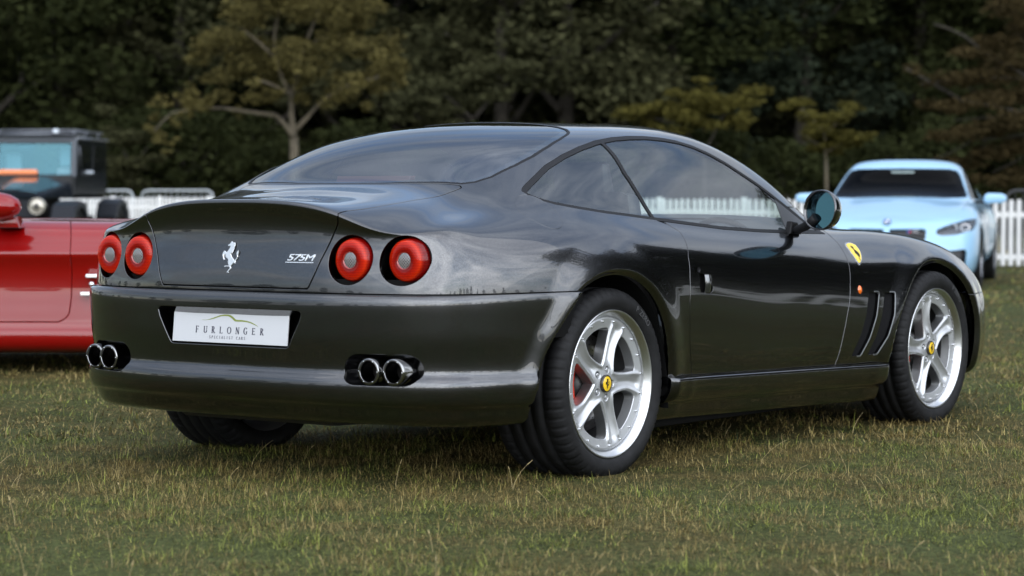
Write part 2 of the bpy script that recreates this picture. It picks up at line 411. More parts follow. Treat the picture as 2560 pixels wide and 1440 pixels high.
# ------------------------------------------------------------------ the grey coupe
# cross-sections from the tail round to the nose: 17 points each, from the sill up to the centre line
SEC=[
# A rear centre
[(-.80,0,.22),(-.86,0,.25),(-.895,0,.32),(-.905,0,.42),(-.908,0,.54),(-.915,0,.66),(-.900,0,.755),(-.882,0,.835),(-.886,0,.912),(-.908,0,.958),(-.880,0,.963),(-.80,0,.961),(-.74,0,.962),(-.69,0,.964),(-.65,0,.967),(-.61,0,.971),(-.57,0,.975)],
# B y=.43
[(-.78,.40,.22),(-.84,.42,.25),(-.875,.43,.32),(-.885,.43,.42),(-.888,.43,.54),(-.903,.43,.66),(-.884,.43,.75),(-.866,.43,.82),(-.866,.43,.878),(-.886,.43,.913),(-.862,.425,.922),(-.79,.40,.936),(-.72,.36,.948),(-.66,.31,.958),(-.60,.23,.967),(-.56,.12,.974),(-.53,0,.978)],
# C y=.60
[(-.76,.55,.22),(-.81,.60,.25),(-.845,.62,.32),(-.855,.62,.42),(-.858,.62,.54),(-.862,.62,.66),(-.848,.615,.74),(-.834,.61,.80),(-.832,.605,.85),(-.842,.60,.854),(-.820,.588,.866),(-.75,.545,.903),(-.67,.48,.938),(-.59,.40,.960),(-.53,.29,.977),(-.49,.15,.988),(-.47,0,.992)],
# D corner
[(-.69,.68,.22),(-.73,.73,.25),(-.765,.765,.32),(-.775,.778,.42),(-.778,.782,.54),(-.778,.785,.66),(-.770,.778,.74),(-.763,.768,.80),(-.760,.757,.844),(-.755,.742,.859),(-.73,.710,.874),(-.66,.635,.903),(-.57,.55,.940),(-.49,.46,.967),(-.44,.34,.988),(-.41,.18,1.000),(-.40,0,1.004)],
# E x=-.6
[(-.58,.78,.22),(-.59,.83,.25),(-.60,.865,.32),(-.60,.877,.42),(-.60,.88,.54),(-.60,.882,.66),(-.60,.872,.74),(-.60,.848,.80),(-.595,.812,.847),(-.585,.765,.877),(-.56,.715,.897),(-.50,.645,.915),(-.43,.575,.945),(-.37,.50,.980),(-.34,.38,1.012),(-.32,.20,1.026),(-.31,0,1.030)],
# F x=-.3
[(-.3,.83,.22),(-.3,.88,.25),(-.3,.925,.32),(-.3,.938,.42),(-.3,.942,.54),(-.3,.940,.66),(-.3,.928,.745),(-.3,.895,.81),(-.3,.848,.86),(-.3,.798,.895),(-.29,.745,.925),(-.27,.680,.965),(-.23,.605,1.005),(-.19,.53,1.045),(-.17,.40,1.088),(-.16,.21,1.108),(-.155,0,1.114)],
# G x=0
[(0,.85,.22),(0,.90,.25),(0,.945,.32),(0,.957,.42),(0,.960,.54),(0,.958,.66),(0,.945,.75),(0,.912,.82),(0,.865,.87),(0,.812,.91),(0,.762,.950),(0,.705,1.015),(.02,.63,1.070),(.04,.535,1.127),(.05,.42,1.168),(.05,.22,1.190),(.05,0,1.197)],
# H x=.45
[(.45,.84,.20),(.45,.89,.23),(.45,.93,.30),(.45,.941,.42),(.45,.951,.56),(.45,.951,.675),(.45,.936,.755),(.45,.905,.81),(.45,.865,.85),(.45,.82,.883),(.45,.785,.93),(.45,.725,1.03),(.45,.655,1.12),(.45,.560,1.190),(.45,.42,1.228),(.45,.22,1.248),(.45,0,1.255)],
# I x=1.0
[(1.0,.84,.19),(1.0,.89,.22),(1.0,.925,.29),(1.0,.934,.41),(1.0,.941,.54),(1.0,.938,.65),(1.0,.920,.73),(1.0,.889,.782),(1.0,.852,.815),(1.0,.815,.848),(1.0,.782,.90),(1.0,.723,1.01),(1.0,.655,1.115),(1.0,.57,1.204),(1.0,.42,1.243),(1.0,.22,1.258),(1.0,0,1.264)],
# J x=1.5
[(1.5,.84,.19),(1.5,.89,.22),(1.5,.925,.29),(1.5,.936,.41),(1.5,.942,.53),(1.5,.937,.635),(1.5,.917,.71),(1.5,.885,.762),(1.5,.843,.795),(1.5,.80,.826),(1.5,.768,.87),(1.5,.720,.95),(1.5,.665,1.037),(1.47,.592,1.106),(1.43,.44,1.165),(1.41,.22,1.205),(1.40,0,1.218)],
# K x=1.85
[(1.85,.85,.19),(1.85,.90,.22),(1.85,.935,.29),(1.85,.947,.40),(1.85,.950,.52),(1.85,.944,.62),(1.85,.921,.695),(1.85,.880,.745),(1.85,.83,.793),(1.85,.775,.822),(1.84,.735,.838),(1.82,.70,.868),(1.79,.665,.912),(1.76,.60,.950),(1.75,.44,.985),(1.75,.22,1.01),(1.75,0,1.02)],
# L x=2.2
[(2.2,.85,.20),(2.2,.90,.23),(2.2,.945,.30),(2.2,.957,.40),(2.2,.960,.52),(2.2,.952,.62),(2.2,.926,.70),(2.2,.880,.745),(2.2,.82,.797),(2.2,.755,.826),(2.2,.70,.834),(2.18,.63,.835),(2.16,.56,.835),(2.12,.47,.838),(2.08,.34,.855),(2.05,.17,.87),(2.04,0,.875)],
# M x=2.6
[(2.6,.85,.20),(2.6,.90,.23),(2.6,.948,.30),(2.6,.962,.40),(2.6,.962,.50),(2.6,.950,.59),(2.6,.923,.67),(2.6,.878,.735),(2.6,.815,.782),(2.6,.745,.806),(2.6,.68,.812),(2.6,.60,.806),(2.6,.52,.80),(2.6,.42,.80),(2.6,.30,.81),(2.6,.15,.82),(2.6,0,.823)],
# N x=3.0
[(2.98,.82,.18),(3.0,.88,.20),(3.02,.895,.26),(3.02,.905,.36),(3.0,.91,.46),(2.99,.902,.54),(2.98,.885,.61),(2.97,.848,.675),(2.96,.79,.722),(2.95,.72,.746),(2.95,.65,.752),(2.95,.56,.748),(2.95,.47,.742),(2.95,.38,.742),(2.95,.28,.745),(2.95,.14,.75),(2.95,0,.752)],
# O corner 3.25
[(3.19,.68,.17),(3.24,.74,.19),(3.275,.77,.25),(3.285,.78,.34),(3.28,.785,.43),(3.265,.785,.505),(3.25,.768,.565),(3.22,.735,.615),(3.19,.69,.65),(3.17,.645,.672),(3.14,.58,.682),(3.12,.50,.685),(3.11,.42,.685),(3.10,.34,.687),(3.10,.25,.69),(3.10,.12,.692),(3.10,0,.693)],
# P
[(3.42,.40,.17),(3.48,.44,.19),(3.51,.46,.25),(3.515,.46,.33),(3.50,.46,.41),(3.47,.455,.475),(3.43,.445,.52),(3.39,.43,.555),(3.35,.41,.58),(3.32,.39,.60),(3.28,.36,.613),(3.25,.32,.622),(3.24,.27,.627),(3.23,.22,.63),(3.23,.16,.632),(3.23,.08,.633),(3.23,0,.633)],
# Q
[(3.46,0,.17),(3.52,0,.19),(3.55,0,.25),(3.555,0,.33),(3.54,0,.40),(3.51,0,.45),(3.47,0,.49),(3.43,0,.52),(3.40,0,.545),(3.37,0,.56),(3.35,0,.57),(3.33,0,.578),(3.32,0,.583),(3.31,0,.587),(3.30,0,.59),(3.29,0,.592),(3.28,0,.594)],
]

PAINT = paint('grey_metallic_paint', (.052, .053, .056), 1.0, .24, .3, 1.62)
BLACK = mat('black_trim', (.010, .010, .011), .5, spec=.18)
GLOSSBLACK = mat('gloss_black', (.008, .008, .009), .12, coat=.5)
SHADOW = mat('matt_black_underbody', (.006, .006, .006), .9, spec=.1)
RUBBER = mat('tyre_rubber', (.009, .009, .0095), .65, spec=.22, noise=(30, .35), bump=(90, .3, .0006))
CHROME = mat('chrome', (.78, .79, .80), .08, 1.0)
SILVER = mat('silver_wheel_paint', (.50, .51, .52), .42, .75, coat=.4, coat_rough=.08)
POLISHED = mat('polished_rim_lip', (.62, .63, .64), .30, 1.0)
GLASS_SIDE = glass('side_window_glass', (.86, .94, .92), 1.95)
GLASS_REAR = glass('rear_window_glass', (.45, .55, .58), 3.2)

AR_R = [(.372, .05), (.370, .25), (.362, .336), (.345, .412), (.312, .505), (.258, .585), (.19, .645), (.10, .688), (0, .703), (-.09, .697), (-.17, .672), (-.242, .632), (-.319, .546), (-.383, .462), (-.43, .37), (-.455, .28), (-.46, .05)]
AR_F = [(2.055, .05), (2.055, .30), (2.078, .40), (2.13, .50), (2.22, .60), (2.33, .662), (2.45, .688), (2.57, .688), (2.69, .655), (2.79, .59), (2.86, .50), (2.895, .40), (2.90, .30), (2.90, .05)]
AR_R = np.concatenate([AR_R[:1], smooth_poly(AR_R[1:-1], 4, False), AR_R[-1:]])
AR_F = np.concatenate([AR_F[:1], smooth_poly(AR_F[1:-1], 4, False), AR_F[-1:]])
def flare(V):
    """rolled lips round the wheel openings"""
    V = V.copy(); x, y, z = V[..., 0].ravel(), V[..., 1].ravel(), V[..., 2].ravel()
    w = sm(.62, .82, y)*sm(.90, .80, z)
    for poly in (AR_R, AR_F):
        near = (np.abs(x-(0 if poly is AR_R else 2.5)) < .85) & (w > 0)
        d = sdf_poly(x[near], z[near], poly)
        g = .013*sm(.002, .018, d)*(1-sm(.018, .13, d))-.007*(1-sm(-.005, .012, d))
        y[near] += g*w[near]
    V[..., 1] = y.reshape(V.shape[:2])
    return V
V = flare(loft(SEC, .0125, 14))
V[..., 1] = np.maximum(V[..., 1], 0)
V[0, :, 1] = 0; V[-1, :, 1] = 0; V[:, -1, 1] = 0
LH = grid_surf(V, flip=True)
on = LH.P[:, 1] < 1e-6
LH.N[on, 1] = 0; LH.N /= np.linalg.norm(LH.N, axis=1, keepdims=True)+1e-12
NV = 14.

def only(c, x, y, poly, rnd=0.):
    """polygon distance where c holds, 1 elsewhere"""
    out = np.ones(len(x)); out[c] = sdf_poly(x[c], y[c], poly, rnd)
    return out
class Fields:
    """signed fields of the panels on the left half (y >= 0), each worked out when first asked for"""
    def __init__(s, surf):
        s.x, s.y, s.z = surf.P.T; s.row = surf.W[:, 1]/NV; s.c = {}
    def __getitem__(s, k):
        if k not in s.c: s.c[k] = getattr(s, 'f_'+k)(s.x, s.y, s.z, s.row)
        return s.c[k]
    def f_arch(F, x, y, z, row):
        c = (z < .80) & (y > .55)
        return np.minimum(only(c & (x < 1.2), x, z, AR_R), only(c & (x >= 1.2), x, z, AR_F))
    def f_lid(F, x, y, z, row):
        a = only((x < -.1) & (row < 9.2), y, z, [(-1, .666), (.326, .666), (.332, .672), (.350, .71), (.368, .758), (.392, .81), (.412, .852), (.430, .885), (.436, .913), (.437, 1.3), (-1, 1.3)])
        b = only((x < -.1) & (row >= 9.2), x, y, [(-2, -1), (-2, .43), (-.87, .432), (-.825, .430), (-.712, .447), (-.60, .469), (-.441, .486), (-.357, .493), (-.300, .506), (-.2915, .49), (-.303, .44), (-.328, .36), (-.352, .20), (-.358, .0), (-.358, -1)])
        return np.minimum(a, b)
    def f_rearglass(F, x, y, z, row):
        return only((z > .97) & (x < .8), x, y, [(-.352, -1), (-.352, 0), (-.345, .20), (-.320, .36), (-.296, .45), (-.283, .492), (-.249, .529), (-.19, .556), (-.06, .568), (.047, .566), (.17, .547), (.282, .522), (.369, .495), (.41, .472), (.447, .435), (.470, .38), (.485, .25), (.490, 0), (.490, -1)])
    def f_dlo(F, x, y, z, row):
        dlo = [(-.186, .990), (-.170, 1.000), (-.13, 1.017), (.037, 1.082), (.17, 1.122), (.299, 1.153), (.425, 1.177), (.55, 1.192), (.66, 1.199), (.772, 1.201), (.88, 1.197), (.976, 1.188), (1.07, 1.169), (1.152, 1.143), (1.24, 1.107), (1.321, 1.067), (1.42, 1.021), (1.511, .974), (1.694, .884), (1.80, .826), (1.79, .822), (1.495, .828), (1.2, .836), (.908, .850), (.68, .868), (.451, .886), (.128, .913), (0, .928), (-.10, .943), (-.15, .957), (-.178, .974)]
        ythr = np.interp(x, [-.15, .04, .3, .5, .8, 1.2, 1.6, 2.0], [.61, .592, .550, .515, .50, .52, .60, .66])
        return np.maximum(only((x > -.5) & (x < 2.1) & (z > .78) & (y > .45), x, z, dlo), ythr-y)
    def f_bpillar(F, x, y, z, row):
        return np.abs(x-np.interp(z, [.87, .97, 1.06, 1.16, 1.22], [.449, .438, .426, .452, .47]))-.009
    def f_sail(F, x, y, z, row):
        return np.interp(z, [.82, .895, .96, 1.0], [1.452, 1.481, 1.506, 1.52])-x     # negative in front of the glass: mirror triangle
    def f_door(F, x, y, z, row):
        return np.maximum(only((y > .6) & (x > .3) & (x < 2.1), x, z, [(.452, .93), (.455, .886), (.505, .874), (.548, .846), (.525, .80), (.494, .756), (.480, .68), (.476, .585), (.490, .45), (.523, .323), (.53, .20), (1.56, .20), (1.613, .300), (1.635, .354), (1.676, .492), (1.700, .56), (1.712, .622), (1.738, .687), (1.769, .747), (1.801, .806), (1.84, .84), (1.83, .93)]), -F['dlo'])
    def f_rearbumper(F, x, y, z, row): return np.where(x < -.15, z-.656, 1.)
    def f_skirtzone(F, x, y, z, row): return np.where((x > .30) & (x < 2.08) & (y > .5), z-np.interp(x, [.359, 2.049], [.329, .290]), 1.)
    def f_frontbumper(F, x, y, z, row): return np.where(x > 2.6, z-.546, 1.)
    def f_hood(F, x, y, z, row):
        return only((z > .5) & (x > 1.8), x, y, [(2.02, -1), (1.99, .40), (1.96, .62), (2.3, .655), (2.8, .66), (3.13, .60), (3.30, .52), (3.37, .3), (3.39, -1)])
    def f_windscreen(F, x, y, z, row):
        return only((z > .84) & (x > 1.2), x, y, [(1.36, -1), (1.37, .35), (1.395, .47), (1.45, .545), (1.60, .605), (1.80, .655), (1.90, .655), (1.95, .45), (1.98, -1)])
    def f_lampi(F, x, y, z, row): return np.where(x < -.6, np.hypot(y-.4815, z-.763)-.083, 1.)
    def f_lampo(F, x, y, z, row): return np.where(x < -.5, np.hypot(y-.668, z-.763)-.083, 1.)
    def f_cap(F, x, y, z, row): return np.where(z > .85, np.hypot(x+.218, y-.772)-.082, 1.)
    def f_vent1(F, x, y, z, row):
        return only((y > .8) & (x > 1.6) & (x < 2.2), x, z, [(1.862, .580), (1.938, .578), (1.915, .49), (1.868, .405), (1.806, .335), (1.742, .335), (1.800, .41), (1.838, .49)], .006)
    def f_vent2(F, x, y, z, row):
        return only((y > .8) & (x > 1.6) & (x < 2.2), x, z, [(1.992, .575), (2.066, .573), (2.048, .49), (2.005, .405), (1.940, .335), (1.872, .335), (1.935, .41), (1.972, .49)], .006)
    def f_handle(F, x, y, z, row):
        return only((y > .8) & (x > .4) & (x < .8), x, z, [(.556, .690), (.632, .684), (.640, .63), (.622, .622), (.560, .628), (.550, .65)], .005)
    def f_shield(F, x, y, z, row):
        return only((y > .7) & (x > 1.7) & (x < 2.1), x, z, [(1.834, .778), (1.866, .784), (1.897, .785), (1.926, .776), (1.918, .752), (1.902, .735), (1.872, .713), (1.831, .694), (1.824, .712), (1.823, .74)])

car = thing('sports_car', 'dark grey two-door coupe seen from behind, four round red tail lamps and silver wheels', 'sports car')
G = .0034
def both(s): return s.join(s.mirror())
def cut(base, conds):
    s = base
    for c in conds:
        s = s.keep(c(Fields(s)))
    return s
def P_(name, f): return lambda F: f(F)
# painted shell
body = cut(LH, [lambda F: G-F['lid'], lambda F: -F['rearglass'], lambda F: -F['dlo'], lambda F: G*.8-F['door'], lambda F: -F['arch'],
                lambda F: -F['rearbumper'], lambda F: -F['skirtzone'], lambda F: G*.8-F['frontbumper'], lambda F: G*.8-F['hood'], lambda F: -F['windscreen'],
                lambda F: -np.minimum(F['lampi'], F['lampo']), lambda F: .0008-F['cap'], lambda F: -np.minimum(F['vent1'], F['vent2'])])
both(body.flange(.018)).build('body', PAINT, car)
lid = cut(LH, [lambda F: F['lid']+G, lambda F: -F['rearglass']])
lid = both(lid.flange(.016)).build('boot_lid', PAINT, car)
door = cut(LH, [lambda F: F['door']+G*.8, lambda F: -F['handle'], lambda F: -F['skirtzone']]).flange(.018)
door_l = door.build('door', PAINT, car)
door_r = door.mirror().build('door', PAINT, car)
fcap = cut(LH, [lambda F: F['cap']+.0012]).flange(.006, .0012)
fcap.mirror().build('fuel_cap', PAINT, car)
# plain paint under the filler gap on the other side
cut(LH, [lambda F: F['cap']-.0009]).build('wing_panel', PAINT, car)
hood = cut(LH, [lambda F: F['hood']+G*.8, lambda F: -F['windscreen']])
both(hood.flange(.016)).build('bonnet', PAINT, car)
fb = cut(LH, [lambda F: F['frontbumper']+G*.8, lambda F: -F['arch']])
both(fb.flange(.02)).build('front_bumper', PAINT, car)
# glass
rg = cut(LH, [lambda F: F['rearglass']+.012])
both(rg.offset(-.003)).build('rear_window', GLASS_REAR, car)
rs = cut(LH, [lambda F: F['rearglass']+.001, lambda F: -(F['rearglass']+.013)])
both(rs.offset(-.0012)).build('rear_window_seal', BLACK, car)
rb = cut(LH, [lambda F: F['rearglass']+.013, lambda F: -(F['rearglass']+.038)])
both(rb.offset(-.0065)).build('rear_window_border', GLOSSBLACK, car)
ws = cut(LH, [lambda F: F['windscreen']+.004])
both(ws.offset(-.003)).build('windscreen', GLASS_SIDE, car)
for sgn in (1, -1):
    mir = (lambda s: s) if sgn == 1 else (lambda s: s.mirror())
    tr = cut(LH, [lambda F: F['dlo']+.001, lambda F: -(F['dlo']+.0115)]).offset(-.001).flange(.006, .001)
    mir(tr).build('window_frame', BLACK, car)
    bp = cut(LH, [lambda F: F['dlo']+.0115, lambda F: F['bpillar']]).offset(-.0005).flange(.006, .001)
    mir(bp).build('pillar_trim', BLACK, car)
    qg = cut(LH, [lambda F: F['dlo']+.0105, lambda F: -F['bpillar'], lambda F: -F['sail']]).offset(-.004)
    x = qg.P[:, 0]
    q1 = qg.keep(x-.44); mir(q1).build('quarter_window', GLASS_SIDE, car)
    q2 = qg.keep(.44-x); mir(q2).build('door_window', GLASS_SIDE, car)
    sl = cut(LH, [lambda F: F['dlo']+.0145, lambda F: F['sail']-.004]).offset(-.0015).flange(.004, .001)
    mir(sl).build('mirror_triangle', mat('satin_grey_trim', (.03, .031, .033), .4), car)
    # vents: dark mesh behind, bright edge in front
    for vn in ('vent1', 'vent2'):
        vm = cut(LH, [lambda F: F[vn]-.004]).offset(-.016)
        m = MATS.get('vent_mesh')
        if m is None:
            m = mat('vent_mesh', (.004, .004, .004), .7, spec=.05); nt = m.node_tree; b = nt.nodes['Principled BSDF']
            tcn = nt.nodes.new('ShaderNodeTexCoord'); mpn = nt.nodes.new('ShaderNodeMapping'); mpn.inputs['Rotation'].default_value = (0, math.radians(35), 0); mpn.inputs['Scale'].default_value = (170, 1, 170)
            ck = nt.nodes.new('ShaderNodeTexVoronoi'); ck.inputs['Scale'].default_value = 1.; ck.inputs['Randomness'].default_value = 0.
            rr = nt.nodes.new('ShaderNodeValToRGB'); rr.color_ramp.elements[0].position = .32; rr.color_ramp.elements[0].color = (.002, .002, .002, 1); rr.color_ramp.elements[1].position = .42; rr.color_ramp.elements[1].color = (.014, .014, .015, 1)
            nt.links.new(tcn.outputs['Object'], mpn.inputs[0]); nt.links.new(mpn.outputs[0], ck.inputs['Vector']); nt.links.new(ck.outputs['Distance'], rr.inputs[0]); nt.links.new(rr.outputs[0], b.inputs['Base Color'])
        vo = mir(vm).build('side_vent', m, car)
        fr = cut(LH, [lambda F: F[vn]-.0035, lambda F: -(F[vn]+.0005)]).offset(.0005)
        x, y, z = fr.P.T
        xm = np.interp(z, [.335, .41, .49, .58], [1.774, 1.84, 1.878, 1.9] if vn == 'vent1' else [1.906, 1.972, 2.01, 2.028])
        fr = fr.keep(xm+.006-x).flange(.008, .001)
        mir(fr).build('bright_edge', mat('satin_silver_trim', (.30, .31, .32), .3, .9), vo)
    # shield badge
    sh = cut(LH, [lambda F: F['shield']]).offset(.0022).flange(.003, .0008)
    sho = mir(sh).build('shield_badge', mat('badge_silver', (.55, .55, .55), .25, .8), car)
    sy = cut(LH, [lambda F: F['shield']+.004]).offset(.0028)
    mir(sy).build('yellow_field', mat('badge_yellow', (.80, .56, .03), .3, coat=.5), sho)
    hs = smooth_poly([(1.872, .772), (1.882, .765), (1.878, .755), (1.886, .745), (1.884, .733), (1.872, .728), (1.862, .716), (1.853, .708), (1.856, .722), (1.862, .735), (1.855, .74), (1.862, .75), (1.868, .757), (1.860, .764)], 2)
    F0 = lambda s: np.where(s.P[:, 1] > .7, sdf_poly(s.P[:, 0], s.P[:, 2], hs), 1.)
    hz = cut(LH, [lambda F: F['shield']+.006]); hz = hz.keep(F0(hz)).offset(.0034)
    mir(hz).build('horse_mark', BLACK, sho)
# dark inner shell behind every gap and window edge
inner = cut(LH, [lambda F: -(F['rearglass']-.0), lambda F: -(F['dlo']+.006), lambda F: -F['arch'], lambda F: -F['windscreen'], lambda F: -np.minimum(F['lampi'], F['lampo']), lambda F: -np.minimum(F['vent1'], F['vent2']), lambda F: -np.maximum(F['rearbumper'], -.03+0*F['dlo']), lambda F: -F['frontbumper']])
inner = inner.offset(-.019)
inner.P[:, 1] = np.maximum(inner.P[:, 1], 0)
both(inner).build('inner_shell', SHADOW, car)
# ---- rear bumper: rings that follow the tail in plan
Vz = V[:, :int(8*NV)]
K = []
for i in range(V.shape[0]):
    c = Vz[i]; k = np.nonzero((c[:-1, 2] < .655) & (c[1:, 2] >= .655))[0]
    if len(k) == 0: continue
    k = k[0]; t = (.655-c[k, 2])/(c[k+1, 2]-c[k, 2]); p = c[k]*(1-t)+c[k+1]*t
    K.append(p)
K = np.array(K); KF = K.copy()
K = K[K[:, 0] < -.12]; K = K[:np.argmax(K[:, 0])+1]
d2 = np.gradient(K[:, :2], axis=0); n2 = np.stack([-d2[:, 1], d2[:, 0]], 1); n2 /= np.linalg.norm(n2, axis=1, keepdims=True); n2[0] = [-1, 0]
ss = np.r_[0, np.cumsum(np.linalg.norm(np.diff(K[:, :2], axis=0), axis=1))]
# stations along the ring: centre, plate edge, exhaust, corner, side, wheel
ST = [0, .33, .62, .86, 1.15, ss[-1]]
OFF = [[-.014]*6, [-.001]*6, [.010, .010, .010, .010, .006, .001], [.020, .020, .020, .018, .010, .002], [.026, .026, .026, .022, .012, .003], [.028, .028, .028, .023, .012, .003],
       [.028, .028, .027, .022, .011, .003], [.027, .027, .025, .020, .009, .002], [.026, .026, .023, .018, .008, .002], [.023, .023, .019, .013, .005, .001], [.019, .019, .014, .008, .002, 0],
       [.016, .016, .012, .006, .001, 0], [.019, .019, .015, .010, .004, .001], [.030, .030, .025, .019, .011, .004], [.039, .039, .033, .026, .015, .006], [.041, .041, .035, .027, .015, .005],
       [.040, .040, .033, .025, .012, .002], [.036, .036, .029, .020, .009, .001], [.026, .026, .020, .012, .004, -.004], [.004, .004, .0, -.006, -.010, -.012], [-.010, -.010, -.012, -.016, -.018, -.018], [-.06, -.06, -.06, -.06, -.06, -.06]]
ZZ = [.652, .6525, .6515, .646, .635, .620, .59, .55, .51, .475, .44, .405, .392, .384, .372, .352, .331, .306, .294, .286, .236, .224]
ZD = [0]*12+[.0, .0, .0, .0, 0, 0, 0, 0, 0]
R = []
for j in range(len(ZZ)):
    o = np.interp(ss, ST, OFF[j]) if False else nspl(np.array(ST), np.array(OFF[j])[:, None], ss)[:, 0]
    dz = -(.012*sm(.5, 1.4, ss)) if j >= 12 else -.012*sm(.5, 1.4, ss)*max(0, (j-8)/4.)
    R.append(np.stack([K[:, 0]+n2[:, 0]*o, K[:, 1]+n2[:, 1]*o, np.full(len(ss), ZZ[j])+dz], 1))
R = np.array(R)[::-1].transpose(1, 0, 2)                     # columns, rows bottom->top
BV = bspl(R.transpose(1, 0, 2), 7, sym=False).transpose(1, 0, 2)
BV[..., 1] = np.maximum(BV[..., 1], 0); BV[0, :, 1] = 0
x, y, z = BV[..., 0].ravel(), BV[..., 1].ravel(), BV[..., 2].ravel()
dd = sdf_poly(x, z, AR_R); y = y+(.011*sm(.002, .016, dd)*(1-sm(.016, .10, dd))-.007*(1-sm(-.005, .012, dd)))*sm(-.62, -.45, x)*sm(.24, .33, z)
BV[..., 1] = y.reshape(BV.shape[:2])
BS = grid_surf(BV, flip=True)
on = BS.P[:, 1] < 1e-6; BS.N[on, 1] = 0; BS.N /= np.linalg.norm(BS.N, axis=1, keepdims=True)+1e-12
def f_plate(s): return np.where(s.P[:, 0] < -.7, sdf_poly(s.P[:, 1], s.P[:, 2], [(-1, .597), (.310, .597), (.322, .592), (.325, .583), (.318, .560), (.272, .478), (.262, .467), (-1, .467)]), 1.)
EXB = [(.515, .407), (.70, .407)]
def f_exh(s):
    y, z = s.P[:, 1], s.P[:, 2]; yy = np.clip(y, .535, .695)
    return np.where(s.P[:, 0] < -.5, np.hypot(y-yy, z-.409)-.0515, 1.)
bump = BS.keep(-f_plate(BS)); bump = bump.keep(-f_exh(bump)); bump = bump.keep(-np.where(bump.P[:, 2] < .8, sdf_poly(bump.P[:, 0], bump.P[:, 2], AR_R), 1.))
isplate = lambda m: (m[:, 0] < -.8) & (m[:, 1] < .33) & (m[:, 2] > .455) & (m[:, 2] < .60)
bump = bump.flange(.014, .0015, test=lambda m: ~isplate(m))
bump = bump.flange(.034, .003, test=isplate, direction=(1, 0, 0), taper=-.040)
rbump = both(bump).build('rear_bumper', PAINT, car)
# plate recess floor
MB().prism([(-.36, .44), (.36, .44), (.36, .625), (-.36, .625)], 0, -.898, -.890).build('plate_recess', PAINT, car)
kb = MB(); ki = K[:, :2]-n2*.032
for sg in (1, -1):
    lo_ = [kb.bm.verts.new((p[0], sg*max(p[1], 0), .50)) for p in ki[::3]]; hi_ = [kb.bm.verts.new((p[0], sg*max(p[1], 0), .70)) for p in ki[::3]]
    for i in range(len(lo_)-1): kb.bm.faces.new((lo_[i], lo_[i+1], hi_[i+1], hi_[i]))
kb.build('bumper_carrier', SHADOW, car)
